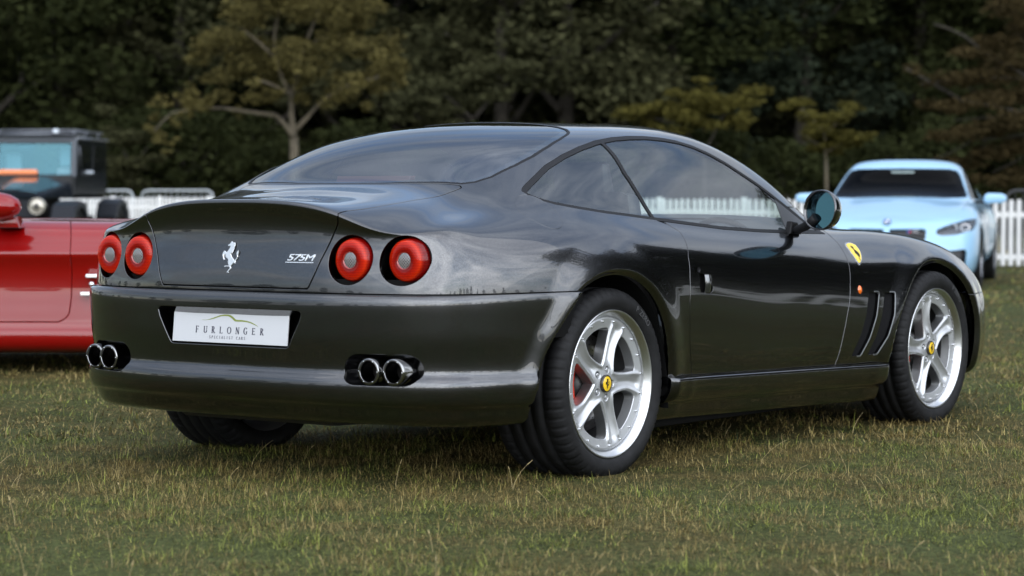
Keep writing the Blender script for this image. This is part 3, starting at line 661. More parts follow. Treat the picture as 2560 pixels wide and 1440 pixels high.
# number plate
plate = MB().box((-.0045, -.26, -.0555), (.0, .26, .0555), .001).build('number_plate', mat('plate_white', (.53, .535, .55), .32, coat=.3), car)
plate.location = (-.921, 0, .531); plate.rotation_euler = (0, math.radians(6.0), 0)
INK = mat('plate_ink', (.045, .042, .065), .4); OLIVE = mat('plate_olive', (.20, .24, .045), .4)
def serif_word(word, h, pitch, x0, caps_h=None, wt=1.0, small=None):
    """roman capitals from thick and thin strokes with serifs; returns list of polygons in (u, v)"""
    polys = []
    def stroke(a, b, w):
        a = np.array(a, float); b = np.array(b, float); d = b-a; n = np.array([-d[1], d[0]])/np.hypot(*d)*w/2
        polys.append([a+n, b+n, b-n, a-n])
    x = x0
    for ch in word:
        H = h if (small is None or ch.isupper() or ch in '. ') else small
        T = .13*H*wt; t = .06*H*wt; c = ch.upper(); W = .58*H
        def S(x, y): stroke((x-.14*H, y), (x+.14*H, y), t)
        def arc(cx, cy, rx, ry, a0, a1, thick=True):
            aa = np.radians(np.linspace(a0, a1, 15)); pin, pout = [], []
            for a in aa:
                w = (T*abs(math.cos(a))+t*abs(math.sin(a)))/2
                pout.append((cx+(rx+w)*math.cos(a), cy+(ry+w*.7)*math.sin(a))); pin.append((cx+(rx-w)*math.cos(a), cy+(ry-w*.7)*math.sin(a)))
            for i in range(14): polys.append([pin[i], pout[i], pout[i+1], pin[i+1]])
        b = x-W/2
        if c in 'FELPRIT':
            sx = b+.12*H if c not in 'IT' else x
            stroke((sx, 0), (sx, H), T); S(sx, t/2)
            if c != 'T': S(sx, H-t/2)
        if c in 'FE': stroke((b+.1*H, H-t/2), (b+W*.9, H-t/2), t); stroke((b+.12*H, H*.52), (b+W*.75, H*.52), t); stroke((b+W*.9, H), (b+W*.9, H*.82), t); stroke((b+W*.75, H*.60), (b+W*.75, H*.44), t)
        if c in 'EL': stroke((b+.1*H, t/2), (b+W*.95, t/2), t); stroke((b+W*.95, 0), (b+W*.98, H*.2), t)
        if c in 'PR': arc(b+.14*H, H*.75, W*.55, H*.23, -90, 90)
        if c == 'R': stroke((b+W*.40, H*.50), (b+W*1.02, 0), T); S(b+W*1.0, t/2)
        if c == 'T': stroke((x-W*.5, H-t/2), (x+W*.5, H-t/2), t); stroke((x-W*.5, H), (x-W*.5, H*.82), t); stroke((x+W*.5, H), (x+W*.5, H*.82), t)
        if c == 'U': stroke((b+.1*H, H*.3), (b+.1*H, H), T); S(b+.1*H, H-t/2); stroke((b+W, H*.3), (b+W, H), t*1.3); S(b+W, H-t/2); arc(b+.05*H+W/2, H*.32, W/2-.05*H, H*.30, 180, 360)
        if c == 'O': arc(x, H/2, W*.58, H*.48, 0, 360)
        if c in 'CG': arc(x+.04*H, H/2, W*.56, H*.48, 50, 310)
        if c == 'C': stroke((x+W*.44, H*.98), (x+W*.44, H*.74), t)
        if c == 'G': stroke((x+W*.44, H*.98), (x+W*.44, H*.74), t); stroke((x+W*.42, H*.05), (x+W*.42, H*.42), T); S(x+W*.42, H*.42)
        if c == 'N': stroke((b+.08*H, 0), (b+.08*H, H), t*1.3); stroke((b+.08*H, H), (b+W, 0), T); stroke((b+W, 0), (b+W, H), t*1.3); S(b+.08*H, t/2); S(b+W, H-t/2)
        if c == 'A': stroke((x-W*.5, 0), (x, H), t*1.4); stroke((x, H), (x+W*.5, 0), T); stroke((x-W*.3, H*.36), (x+W*.3, H*.36), t); S(x-W*.5, t/2); S(x+W*.5, t/2)
        if c == 'S': arc(x, H*.74, W*.34, H*.22, 20, 270); arc(x, H*.26, W*.36, H*.24, -160, 90)
        if c == '.': polys.append([(x-.05*H, .35*H), (x+.05*H, .35*H), (x+.05*H, .48*H), (x-.05*H, .48*H)])
        x += pitch*(1 if (small is None or ch.isupper()) else .94)
    return polys
def flat_polys(polys, name, m, parent, at, lift=-.0048):
    """2D polygons (u right, v up as read from behind) onto the plate face"""
    V_, F_ = [], []
    for p in polys:
        k = len(V_)
        for (u, v) in p: V_.append((lift, -(u+at[0]), v+at[1]))
        F_.append(tuple(range(k, k+len(p))))
    me = bpy.data.meshes.new(name); me.from_pydata(V_, [], F_)
    return link(name, me, parent, m)
# the word spans u -.157 .. +.147 on the plate
for i_, ch_ in enumerate('FURLONGER'): flat_polys(serif_word(ch_, .0230, .0365, i_*.0365, wt=1.5), 'letter', INK, plate, (-.1475, -.0235))
for i_, ch_ in enumerate('.SPECIALIST CARS.'):
    if ch_ != ' ': flat_polys(serif_word(ch_, .0096, .0112, i_*.0112, wt=1.7), 'small_letter', INK, plate, (-.0985, -.0415))
up = [(-.128, .0165), (-.105, .0175), (-.075, .0255), (-.045, .0345), (-.02, .0375), (0, .0355), (.015, .0285), (.028, .0210), (.055, .0205), (.085, .0170), (.110, .0095), (.128, .0005)]
lo = [(-.128, .0160), (-.105, .0160), (-.072, .0220), (-.045, .0300), (-.022, .0318), (-.005, .0300), (.010, .0225), (.024, .0150), (.055, .0150), (.085, .0125), (.108, .0065), (.128, .0000)]
U_ = smooth_poly(up, 4, False); L_ = smooth_poly(lo, 4, False)
flat_polys([[U_[i], U_[i+1], L_[i+1], L_[i]] for i in range(len(U_)-1)], 'car_outline_logo', OLIVE, plate, (0, .004))

# ---- tail lamps
LENS = mat('red_lens', (.34, .006, .002), .4, coat=.55, coat_rough=.01, spec=.05)
nt = LENS.node_tree; b = nt.nodes['Principled BSDF']
b.inputs['Subsurface Weight'].default_value = 0; b.inputs['Subsurface Radius'].default_value = (.03, .004, .002); b.inputs['Subsurface Scale'].default_value = .3
tcn = nt.nodes.new('ShaderNodeTexCoord'); wv = nt.nodes.new('ShaderNodeTexWave'); wv.bands_direction = 'Z'; wv.inputs['Scale'].default_value = 60
bpn = nt.nodes.new('ShaderNodeBump'); bpn.inputs['Strength'].default_value = .35; bpn.inputs['Distance'].default_value = .002
rr = nt.nodes.new('ShaderNodeValToRGB'); rr.color_ramp.elements[0].color = (1.05, .95, .9, 1); rr.color_ramp.elements[1].color = (.55, .4, .4, 1)
nt.links.new(tcn.outputs['Object'], wv.inputs[0]); nt.links.new(wv.outputs['Fac'], bpn.inputs['Height']); nt.links.new(bpn.outputs[0], b.inputs['Normal']); 
vl = nt.nodes.new('ShaderNodeVectorMath'); vl.operation = 'LENGTH'; vm_ = nt.nodes.new('ShaderNodeVectorMath'); vm_.operation = 'MULTIPLY'; vm_.inputs[1].default_value = (0, 12.5, 12.5)
nt.links.new(tcn.outputs['Object'], vm_.inputs[0]); nt.links.new(vm_.outputs[0], vl.inputs[0])
rd_ = nt.nodes.new('ShaderNodeValToRGB'); e_ = rd_.color_ramp.elements
e_[0].position = .34; e_[0].color = (.16, .002, .001, 1); e_[1].position = 1.; e_[1].color = (.05, .001, .001, 1)
for p_, c_ in ((.50, (.30, .004, .001, 1)), (.70, (.52, .016, .002, 1)), (.80, (.62, .030, .003, 1)), (.88, (.20, .002, .001, 1))): q_ = e_.new(p_); q_.color = c_
mm_ = nt.nodes.new('ShaderNodeMix'); mm_.data_type = 'RGBA'; mm_.blend_type = 'MULTIPLY'; mm_.inputs['Factor'].default_value = 1.
nt.links.new(vl.outputs['Value'], rd_.inputs[0]); nt.links.new(wv.outputs['Fac'], rr.inputs[0]); nt.links.new(rd_.outputs[0], mm_.inputs['A']); nt.links.new(rr.outputs[0], mm_.inputs['B']); nt.links.new(mm_.outputs['Result'], b.inputs['Base Color'])
CLEAR = mat('clear_reversing_lens', (.50, .50, .50), .25, .5, coat=1.)
nt = CLEAR.node_tree; b = nt.nodes['Principled BSDF']
tcn = nt.nodes.new('ShaderNodeTexCoord'); ck = nt.nodes.new('ShaderNodeTexChecker'); ck.inputs['Scale'].default_value = 190; ck.inputs['Color1'].default_value = (.42, .40, .40, 1); ck.inputs['Color2'].default_value = (.07, .05, .05, 1)
nt.links.new(tcn.outputs['Object'], ck.inputs['Vector']); nt.links.new(ck.outputs['Color'], b.inputs['Base Color'])
DARKRED = mat('dark_red_lamp_surround', (.03, .003, .003), .3, coat=.6)
for (yy, xx) in ((.4815, -.850), (.668, -.801)):
    for s in (1, -1):
        c = (xx, s*yy, .763)
        cup = MB().lathe([(.0838, .012), (.0838, .075), (.0, .075)], 'x', 48, (0, 0, 0)).build('tail_lamp', SHADOW, car)
        cup.location = c
        lens = MB().lathe([(.0255, -.0215), (.034, -.0245), (.050, -.0240), (.062, -.0205), (.068, -.0145), (.0705, -.006), (.0735, .004), (.0765, .014), (.078, .026), (.078, .05)], 'x', 64).build('lens', LENS, cup)
        cl = MB().lathe([(0, -.0235), (.014, -.0235), (.0262, -.0215)], 'x', 40).build('clear_centre', CLEAR, cup)
        MB().lathe([(.0262, -.0215), (.0275, -.0245), (.0288, -.0245)], 'x', 40).build('lens_ring', mat('lens_rim', (.35, .03, .02), .1, coat=1.), cup)
        rg_ = MB().lathe([(.0785, .030), (.083, .030)], 'x', 48).build('lamp_surround', DARKRED, cup)
# ---- exhaust
box = []
yy = np.array([.515+.0*0])
st = [(.695+.0535*math.cos(a), .409+.0535*math.sin(a)) for a in np.linspace(-math.pi/2, math.pi/2, 14)]+[(.515+.0535*math.cos(a), .409+.0535*math.sin(a)) for a in np.linspace(math.pi/2, 3*math.pi/2, 14)]
for s in (1, -1):
    m = MB(); v0 = [m.bm.verts.new((np.interp(p[0], [.46, .62, .76], [-.900, -.875, -.800]), s*p[0], p[1])) for p in st]; v1 = [m.bm.verts.new((-.80, s*p[0], p[1])) for p in st]
    for i in range(len(st)): m.bm.faces.new((v0[i], v0[(i+1) % len(st)], v1[(i+1) % len(st)], v1[i]))
    m.bm.faces.new(v1); m.build('exhaust_recess', GLOSSBLACK, car)
    for (xx, yy) in ((-.911, .589), (-.892, .676)):
        t = MB().lathe([(.030, .06), (.0345, .004), (.0350, .0012), (.0362, 0), (.0415, -.001), (.0432, .0015), (.0438, .006), (.0445, .10), (.043, .16)], 'x', 48).build('exhaust_tip', mat('smoked_chrome', (.30, .30, .30), .14, 1.0), car)
        t.location = (xx, s*yy, .405)
        MB().lathe([(.0352, -.0006), (.0398, -.0016), (.0402, 0)], 'x', 40).build('inner_ring', mat('dark_steel', (.08, .075, .07), .3, .9), t)
        k = MB()
        for a in range(6):
            an = a*math.pi/3; k.lathe([(0, -.0030), (.0016, -.0028), (.0020, -.001)], 'x', 8, (0, .0376*math.cos(an), .0376*math.sin(an)))
        k.build('rivets', CHROME, t)['kind'] = 'stuff'
        MB().lathe([(.0345, .004), (.033, .12), (0, .12)], 'x', 40).build('dark_bore', mat('dark_bore', (.012, .010, .008), .9), t)  # near-black inner tube, closed at its far end
# ---- prancing horse emblem and model number on the lid
horse = [(338,275),(350,262),(380,245),(395,225),(405,200),(428,188),(440,205),(470,215),(500,210),(490,225),(515,235),(498,250),(522,262),(500,275),(518,290),(492,300),(512,320),(485,330),(505,352),(480,360),(495,385),(470,390),(480,415),(460,420),(468,440),(450,445),(452,465),(432,440),(425,470),(435,500),(460,545),(490,580),(512,610),(535,590),(560,560),(570,530),(560,490),(552,450),(565,410),(595,380),(590,410),(608,395),(598,430),(612,425),(592,465),(605,465),(585,500),(590,530),(578,580),(545,615),(552,640),(540,640),(552,660),(535,655),(545,685),(522,665),(510,690),(500,660),(480,700),(450,735),(440,750),(458,780),(455,800),(430,825),(410,850),(400,875),(405,885),(360,885),(355,872),(375,855),(395,820),(420,790),(418,765),(400,755),(350,752),(310,762),(285,755),(278,742),(320,728),(380,728),(400,735),(375,690),(365,630),(375,610),(350,575),(320,555),(300,520),(300,490),(270,500),(260,490),(262,530),(270,565),(282,590),(288,605),(268,610),(245,580),(235,540),(222,500),(228,455),(250,410),(268,398),(295,415),(315,440),(345,400),(380,350),(400,300),(385,290),(365,302),(345,295)]
def horse_mesh(sx, sz, depth, bev=0.):
    bm = bmesh.new()
    pts = [(-(p[0]-430)*sx, -(p[1]-535)*sz) for p in horse]
    f0 = [bm.verts.new((-depth*.5, a, b)) for a, b in pts]
    f = bm.faces.new(f0)
    if f.normal.x > 0: f.normal_flip()
    r = bmesh.ops.extrude_face_region(bm, geom=[f]); ev = [g for g in r['geom'] if isinstance(g, bmesh.types.BMVert)]
    bmesh.ops.translate(bm, vec=(depth, 0, 0), verts=ev)
    bmesh.ops.recalc_face_normals(bm, faces=bm.faces[:])
    # swell the front face a little so that it catches the light like a casting
    bmesh.ops.triangulate(bm, faces=[g for g in bm.faces if len(g.verts) > 4])
    if bev: bmesh.ops.bevel(bm, geom=[e for e in bm.edges if e.is_manifold and e.calc_face_angle(0) > 1.], offset=bev, segments=1, affect='EDGES')
    me = bpy.data.meshes.new('horse'); bm.to_mesh(me); bm.free(); return me
def tail_x(y, z):
    m_ = LH.P[:, 0] < -.7; p_ = LH.P[m_]; return float(p_[np.argmin((p_[:, 1]-abs(y))**2+(p_[:, 2]-z)**2), 0])
hm = horse_mesh(1/8.533/765/.795, 1/8.533/765, .004, .0009)
ho = link('horse_emblem', hm, car, mat('emblem_chrome', (.85, .86, .88), .22, .9)); ho.location = (tail_x(.0165, .7665)-.0022, .0165, .7665); ho.rotation_euler = (0, math.radians(7.5), 0)
tm = text_mesh('575M', .034, .0016, .92, .28, .0006)
to = link('model_number', tm, car, MATS['emblem_chrome'])
TXT = Matrix(((0, 0, -1, 0), (-1, 0, 0, 0), (0, 1, 0, 0), (0, 0, 0, 1)))       # text x -> -y, text y -> z, faces backwards
xs = [v.co.x for v in tm.vertices]; w_ = max(xs)-min(xs); tm.transform(Matrix.Diagonal((.114/w_, .9, 1, 1)))
to.matrix_world = Matrix.Translation((tail_x(.2865, .7675)-.0018, -.2865, .7675)) @ Matrix.Rotation(math.radians(5.5), 4, 'Z') @ Matrix.Rotation(math.radians(7.5), 4, 'Y') @ TXT
ub = MB().prism([(-.0595, -.0012), (.054, -.0012), (.0552, .0012), (-.058, .0012)], 2, -.001, .002).build('underline', MATS['emblem_chrome'], to); ub.location = (0, -.0150, 0)

# ---- side skirts
kx = np.linspace(.352, 2.052, 90); row0 = []
for xv in kx:
    zt = np.interp(xv, [.359, 2.049], [.329, .290]); i = np.argmin(np.abs(V[:, int(4*NV), 0]-xv)); c = V[i, :int(6*NV)]
    row0.append((xv, np.interp(zt, c[:, 2], c[:, 1]), zt))
row0 = np.array(row0); sec = []
ym = np.convolve(np.pad(row0[:, 1], 6, mode='edge'), np.ones(13)/13, 'valid')
ym = np.where(kx < .5, .935, ym); ym = np.minimum(ym, .938)
for (xv, _, zt), yv in zip(row0, ym):
    e = sm(.352, .372, xv)*sm(2.052, 2.02, xv); o = .020*e+.004
    fl = .012*(1-sm(.352, .46, xv))                           # the rear end kicks outwards
    sec.append([(xv, yv-.05, zt+.001), (xv, yv-.012, zt), (xv, yv+.006+fl*.3, zt-.001), (xv, yv+o+fl, zt-.006), (xv, yv+o+.002+fl, zt-.018), (xv, yv+o-.001+fl, zt-.045), (xv, yv+o-.007+fl*.6, zt-.068), (xv, yv+o-.018+fl*.4, zt-.086), (xv, yv-.014, zt-.095), (xv, yv-.034, zt-.099), (xv, yv-.040, zt-.106), (xv, yv-.045, zt-.130), (xv, yv-.055, zt-.155), (xv, yv-.09, zt-.166), (xv, yv-.15, zt-.168)])
SV = bspl(np.array(sec)[:, ::-1].transpose(1, 0, 2), 6, sym=False).transpose(1, 0, 2)
SK = grid_surf(SV, flip=True).flange(.03, .003, direction=None)
SK.build('side_skirt', PAINT, car); SK.mirror().build('side_skirt', PAINT, car)
# ---- door handles, lock, side lamps
for s in (1, -1):
    pk = MB().prism([(.545, .618), (.648, .612), (.648, .695), (.545, .695)], 1, s*.915, s*.905).build('handle_recess', SHADOW, car)
    hb = []
    for z_ in np.linspace(.622, .688, 9):
        hb.append([(.600+.018*math.cos(a)*.9+.004, s*(.9465+.011*math.sin(a)-.004*((z_-.655)/.033)**2), z_) for a in np.linspace(0, 2*math.pi, 12, endpoint=False)])
    m = MB(); rings = [[m.bm.verts.new(p) for p in r] for r in hb]
    for A, B in zip(rings[:-1], rings[1:]):
        for i in range(12): m.bm.faces.new((A[i], A[(i+1) % 12], B[(i+1) % 12], B[i]))
    m.bm.faces.new(rings[0]); m.bm.faces.new(rings[-1])
    m.build('door_handle', mat('bright_handle', (.10, .105, .11), .12, .9, coat=1.), car, smooth=True, recalc=True)
    MB().lathe([(0, .0), (.009, 0), (.010, -.002)] if s < 0 else [(0, 0), (.009, 0), (.010, .002)], 'y', 20, (.532, s*.9515, .708)).build('door_lock', BLACK, car, recalc=True)
    mk = MB().lathe([(0, -.010), (.010, -.008), (.015, -.003), (.0165, 0)], 'y', 24).build('side_indicator', mat('amber_lens', (.75, .14, .01), .1, coat=1.), car)
    mk.location = (1.788, s*.9395, .596); mk.scale = (1, 1, 1.15)
    if s > 0: mk.rotation_euler = (0, 0, math.pi)
# ---- wheels
def tyre_mesh(width, R, rr, seed=0):
    h = width/2; NA = 360
    prof = [(rr-.006, -h*.78), (rr+.004, -h*.90), (rr+.018, -h*.985), ((R+rr)/2, -h*1.02), (R-.030, -h*1.0), (R-.016, -h*.955), (R-.006, -h*.87), (R-.002, -h*.78)]
    gro = [-.52, -.18, .18, .52]; t = -.72
    for g in gro:
        gx = g*h; prof += [(R, gx-.007), (R-.007, gx-.0055), (R-.007, gx+.0055), (R, gx+.007)]
    prof += [(R-.002, h*.78), (R-.006, h*.87), (R-.016, h*.955), (R-.030, h*1.0), ((R+rr)/2, h*1.02), (rr+.018, h*.985), (rr+.004, h*.90), (rr-.006, h*.78)]
    prof = np.array(prof); m = len(prof); a = np.arange(NA)*2*math.pi/NA
    r = np.repeat(prof[:, 0][None], NA, 0); y = np.repeat(prof[:, 1][None], NA, 0)
    k = np.arange(NA) % 6
    for j in range(m):                                         # shoulder sipes
        w = {5: .006, 6: .0065, 7: .006, 8: .0045}.get(j if j < m/2 else m-1-j, 0)
        if w: r[(k == 0), j] -= w
    P = np.stack([r*np.cos(a[:, None]+y*.9*0), y, r*np.sin(a[:, None])], -1)
    i = np.arange(NA*m).reshape(NA, m); A = i; B = np.roll(i, -1, 0)
    Q = np.stack([A[:, :-1], A[:, 1:], B[:, 1:], B[:, :-1]], -1).reshape(-1, 4)
    return np_mesh('tyre', P.reshape(-1, 3), Q)
def spider(phase, dish, Rr=.2255):
    """five twisted spokes cut out of a dished disc; outer face towards -y"""
    nr, na = 90, 500
    r = np.linspace(.0, Rr, nr); a = np.linspace(0, 2*math.pi, na+1)[:-1]
    rr_, aa = np.meshgrid(r, a, indexing='ij')
    tw = .05*np.sin(np.clip((rr_-.05)/.15, 0, 1)*math.pi)      # the spokes bow a little
    ph = (aa-phase-tw+math.pi/5) % (2*math.pi/5)-math.pi/5
    s_ = rr_*np.sin(ph)
    w = .0295+.031*np.exp(-np.maximum(rr_-.045, 0)/.022)+.012*sm(.13, .215, rr_)
    q = np.clip(np.abs(s_)/w, 0, 1.3)
    ridge = .0065*np.exp(-((q-.80)/.20)**2)-.0075*np.exp(-(q/.42)**2)*sm(.055, .10, rr_)
    y0 = dish+.010*np.sin(np.clip(rr_/Rr, 0, 1)*math.pi)-.004*0
    y = y0-ridge*sm(.04, .07, rr_)*sm(.222, .195, rr_)
    lug = np.hypot(rr_*np.cos(aa-phase-2*math.pi/5*np.round((aa-phase)/(2*math.pi/5)))-.050, rr_*np.sin(aa-phase-2*math.pi/5*np.round((aa-phase)/(2*math.pi/5))))
    y = y+.012*(1-sm(.009, .013, lug))
    Vv = np.stack([rr_*np.cos(aa), y, rr_*np.sin(aa)], -1)
    Vv = np.concatenate([Vv, Vv[:, :1]], 1)
    S_ = grid_surf(Vv, flip=False)
    if S_.N[len(S_.N)//2, 1] > 0: S_ = grid_surf(Vv, flip=True)
    # weld the seam
    n_a = na+1; idx = np.arange(len(S_.P)).reshape(nr, n_a); mp_ = np.arange(len(S_.P)); mp_[idx[:, -1]] = idx[:, 0]
    S_.T = mp_[S_.T]; S_.N[idx[:, 0]] = S_.N[idx[:, 1]]
    fs = np.abs(s_)-w; hole = -fs; ring = rr_-.196
    k_ = .022; hh = np.clip(.5+.5*(fs+ring*-1)/k_, 0, 1)
    # material kept where |s| < w or r > .196, blended smoothly
    a_, b_ = fs, -ring
    h2 = np.clip(.5+.5*(b_-a_)/k_, 0, 1); f = b_*(1-h2)+a_*h2-k_*h2*(1-h2)
    f = np.minimum(f, rr_-.050)
    f = np.concatenate([f, f[:, :1]], 1).ravel()
    S_ = S_.keep(f)
    Sf = S_.flange(.040, .003, direction=(0, 1, 0), test=lambda m: np.hypot(m[:, 0], m[:, 2]) < .21)
    return np_mesh('spokes', Sf.P, Sf.T, Sf.N)
def make_wheel(name, width, phase, dish, rin, tyre_r, cal_side, label=None):
    h = width/2
    w = bpy.data.objects.new(name, None); col.objects.link(w); w.parent = car
    link('tyre', tyre_mesh(width, tyre_r, .252), w, RUBBER)
    yo = -h*.93                                                 # outer flange plane
    MB().lathe([(.2525, yo+.012), (.2575, yo+.006), (.2578, yo), (.2545, yo-.0025), (.250, yo+.001), (.243, yo+.010), (.2375, yo+.0165), (.2345, yo+.0215), (.2335, yo+.030)], 'y', 96).build('rim_lip', POLISHED, w, recalc=False)
    MB().lathe([(.2335, yo+.030), (.2325, yo+.0245), (.2235, yo+.0235)], 'y', 96).build('bolt_ring', SILVER, w)
    MB().lathe([(.232, yo+.028), (.222, yo+.06), (.215, h*.4), (.235, h*.85), (.252, h*.93)], 'y', 64).build('rim_barrel', mat('rim_barrel_paint', (.16, .16, .165), .4, .7), w)
    sp = link('spokes', spider(phase, yo+.0235+dish*0), w, SILVER)
    for i in range(20):
        a = phase+(i+.5)*math.pi/10; k = MB(); k.lathe([(0, yo+.018), (.0025, yo+.018), (.0038, yo+.020), (.0042, yo+.025)], 'y', 6, (.2175*math.cos(a), 0, .2175*math.sin(a)), smooth=False); k.build('rim_bolt', CHROME, w)
    for i in range(5):
        a = phase+i*2*math.pi/5; k = MB(); k.lathe([(0, yo+.030), (.006, yo+.030), (.0078, yo+.032), (.0082, yo+.042)], 'y', 6, (.050*math.cos(a), 0, .050*math.sin(a)), smooth=False); k.build('wheel_nut', SILVER, w)
    cap = MB().lathe([(0, yo+.0165), (.022, yo+.0165), (.0265, yo+.0185)], 'y', 40).build('hub_cap', mat('cap_yellow', (.78, .50, .02), .25, coat=1.), w)
    MB().lathe([(.0255, yo+.0175), (.0285, yo+.0165), (.0305, yo+.019), (.031, yo+.032)], 'y', 40).build('cap_ring', MATS['dark_steel'], w)
    hm2 = horse_mesh(.000052, .000052, .0012)
    hm2.transform(Matrix.Rotation(math.pi/2, 4, 'Z')); hmo = link('horse_mark', hm2, w, BLACK); hmo.location = (0, yo+.0158, 0)
    MB().lathe([(.075, h*.1), (.080, -h*.22), (.168, -h*.22), (.170, -h*.14), (.168, h*.0), (.08, h*.0)], 'y', 80).build('brake_disc', DISC, w)
    MB().lathe([(0, -h*.36), (.075, -h*.34), (.079, -h*.1)], 'y', 40).build('brake_bell', mat('bell_grey', (.10, .10, .10), .5, .6), w)
    m = MB(); a0 = math.pi-cal_side
    pts = [(rr__*math.cos(a), rr__*math.sin(a)) for rr__, a in [(.118, a0-.50), (.182, a0-.46), (.190, a0-.2), (.190, a0+.2), (.182, a0+.46), (.118, a0+.50), (.112, a0)]]
    m.prism(pts, 1, -h*.42, h*.12, .008); m.build('brake_caliper', mat('caliper_red', (.62, .045, .02), .35, coat=.8), w, recalc=True)
    tm2 = text_mesh('P ZERO', .030, .0004, 1.05)
    for v in tm2.vertices:                                       # bend the word round the sidewall
        u, q = v.co.x, v.co.y; a = math.radians(52)-u/.293; rr__ = .290+q
        v.co = (rr__*math.cos(a), -h*1.022-v.co.z-.0006, rr__*math.sin(a))
    link('tyre_lettering', tm2, w, mat('rubber_letters', (.06, .06, .062), .45))
    return w
DISC = mat('brake_disc_steel', (.38, .37, .36), .3, .95)
nt = DISC.node_tree; b = nt.nodes['Principled BSDF']; tcn = nt.nodes.new('ShaderNodeTexCoord'); vo_ = nt.nodes.new('ShaderNodeTexVoronoi'); vo_.inputs['Scale'].default_value = 55; vo_.inputs['Randomness'].default_value = .25
rr = nt.nodes.new('ShaderNodeValToRGB'); rr.color_ramp.elements[0].position = .12; rr.color_ramp.elements[0].color = (.03, .03, .03, 1); rr.color_ramp.elements[1].position = .18; rr.color_ramp.elements[1].color = (.40, .39, .38, 1)
nt.links.new(tcn.outputs['Object'], vo_.inputs[0]); nt.links.new(vo_.outputs['Distance'], rr.inputs[0]); nt.links.new(rr.outputs[0], b.inputs['Base Color'])
wr = make_wheel('wheel', .300, math.radians(-3), 0, 0, .333, .0); wr.location = (0, -.9277+.1395, .325)
wf = make_wheel('wheel', .255, math.radians(28), 0, 0, .331, .0); wf.location = (2.5, -.9303+.1186, .325)
for w_, xx, yy in ((wr, 0, .7882), (wf, 2.5, .8117)):
    c = dup(w_, car); c.location = (xx, yy, .325); c.rotation_euler = (0, 0, math.pi)
# wheel housings
for AR in (AR_R, AR_F):
    for s in (1, -1):
        m = MB(); c0 = np.mean(AR, 0)
        pts = [(p[0], max(p[1], .215)) for p in AR]
        yo = .925
        v0 = [m.bm.verts.new((p[0], s*np.interp(p[0], [-.6, -.3, 0, 2.4, 2.7, 2.95], [.80, .90, .925, .925, .90, .84]), p[1])) for p in pts]; v1 = [m.bm.verts.new((p[0], s*.52, p[1])) for p in pts]
        for i in range(len(pts)-1): m.bm.faces.new((v0[i], v0[i+1], v1[i+1], v1[i]))
        m.bm.faces.new(v1)
        m.build('wheel_housing', SHADOW, car)
# floor pan, silencers
MB().box((-.42, -.50, .19), (.45, .50, .30)).build('floor_pan', SHADOW, car)
MB().box((.40, -.50, .13), (3.35, .50, .30)).build('floor_pan', SHADOW, car)
MB().box((.42, -.82, .13), (2.04, .82, .24), .02).build('floor_pan', SHADOW, car)
MB().box((-.80, -.60, .245), (-.45, .60, .30)).build('rear_undertray', SHADOW, car)
MB().prism([(-.84, .24), (-.52, .24), (-.58, .20), (-.78, .205)], 1, -.34, .34).build('silencer', mat('silencer_steel', (.05, .05, .05), .5, .6), car)
# ---- door mirrors
for s in (1, -1):
    mh = []
    N_ = 36
    prof = [(-.004, .96), (0, 1.0), (.012, 1.02), (.035, .99), (.065, .88), (.09, .70), (.108, .45), (.116, .2), (.118, 0.0)]
    def ov(a, k):                                                # egg-shaped outline, a = angle
        cx, sz = math.cos(a), math.sin(a)
        return (.092*np.sign(cx)*abs(cx)**.92*k, .0785*np.sign(sz)*abs(sz)**.92*k)
    m = MB(); rings = []
    for dx, k in prof[:-1]:
        rings.append([m.bm.verts.new((dx-.040*ov(a, k)[0]/.096, ov(a, k)[0], ov(a, k)[1])) for a in np.linspace(0, 2*math.pi, N_, endpoint=False)])
    inn = [m.bm.verts.new((.030-.040*ov(a, .90)[0]/.096, ov(a, .90)[0], ov(a, .90)[1])) for a in np.linspace(0, 2*math.pi, N_, endpoint=False)]
    seq = [inn]+rings
    for A, B in zip(seq[:-1], seq[1:]):
        for i in range(N_):
            f = m.bm.faces.new((A[i], B[i], B[(i+1) % N_], A[(i+1) % N_])); f.smooth = True
    m.bm.faces.new(rings[-1])
    mo = m.build('door_mirror', PAINT, car, recalc=True)
    mo.location = (1.395, s*-.0 + s*.970, .921); mo.rotation_euler = (0, math.radians(4), 0)
    if s < 0: mo.scale = (1, -1, 1)
    gm = MB(); gm.bm.faces.new([gm.bm.verts.new((.029-.040*ov(a, .905)[0]/.096, ov(a, .905)[0], ov(a, .905)[1])) for a in np.linspace(0, 2*math.pi, N_, endpoint=False)][::-1])
    gm.build('mirror_glass', mat('blue_mirror', (.07, .15, .19), .02, 1.0), mo)
    MB().tube([(1.475, s*.80, .838), (1.468, s*.835, .842), (1.455, s*.875, .855), (1.44, s*.915, .875), (1.435, s*.935, .892)], .016, 12, r2=.020).build('mirror_arm', BLACK, car)
    MB().prism([(1.44, .826), (1.53, .822), (1.50, .87), (1.455, .875)], 1, s*.79, s*.818, .006).build('mirror_foot', BLACK, car)
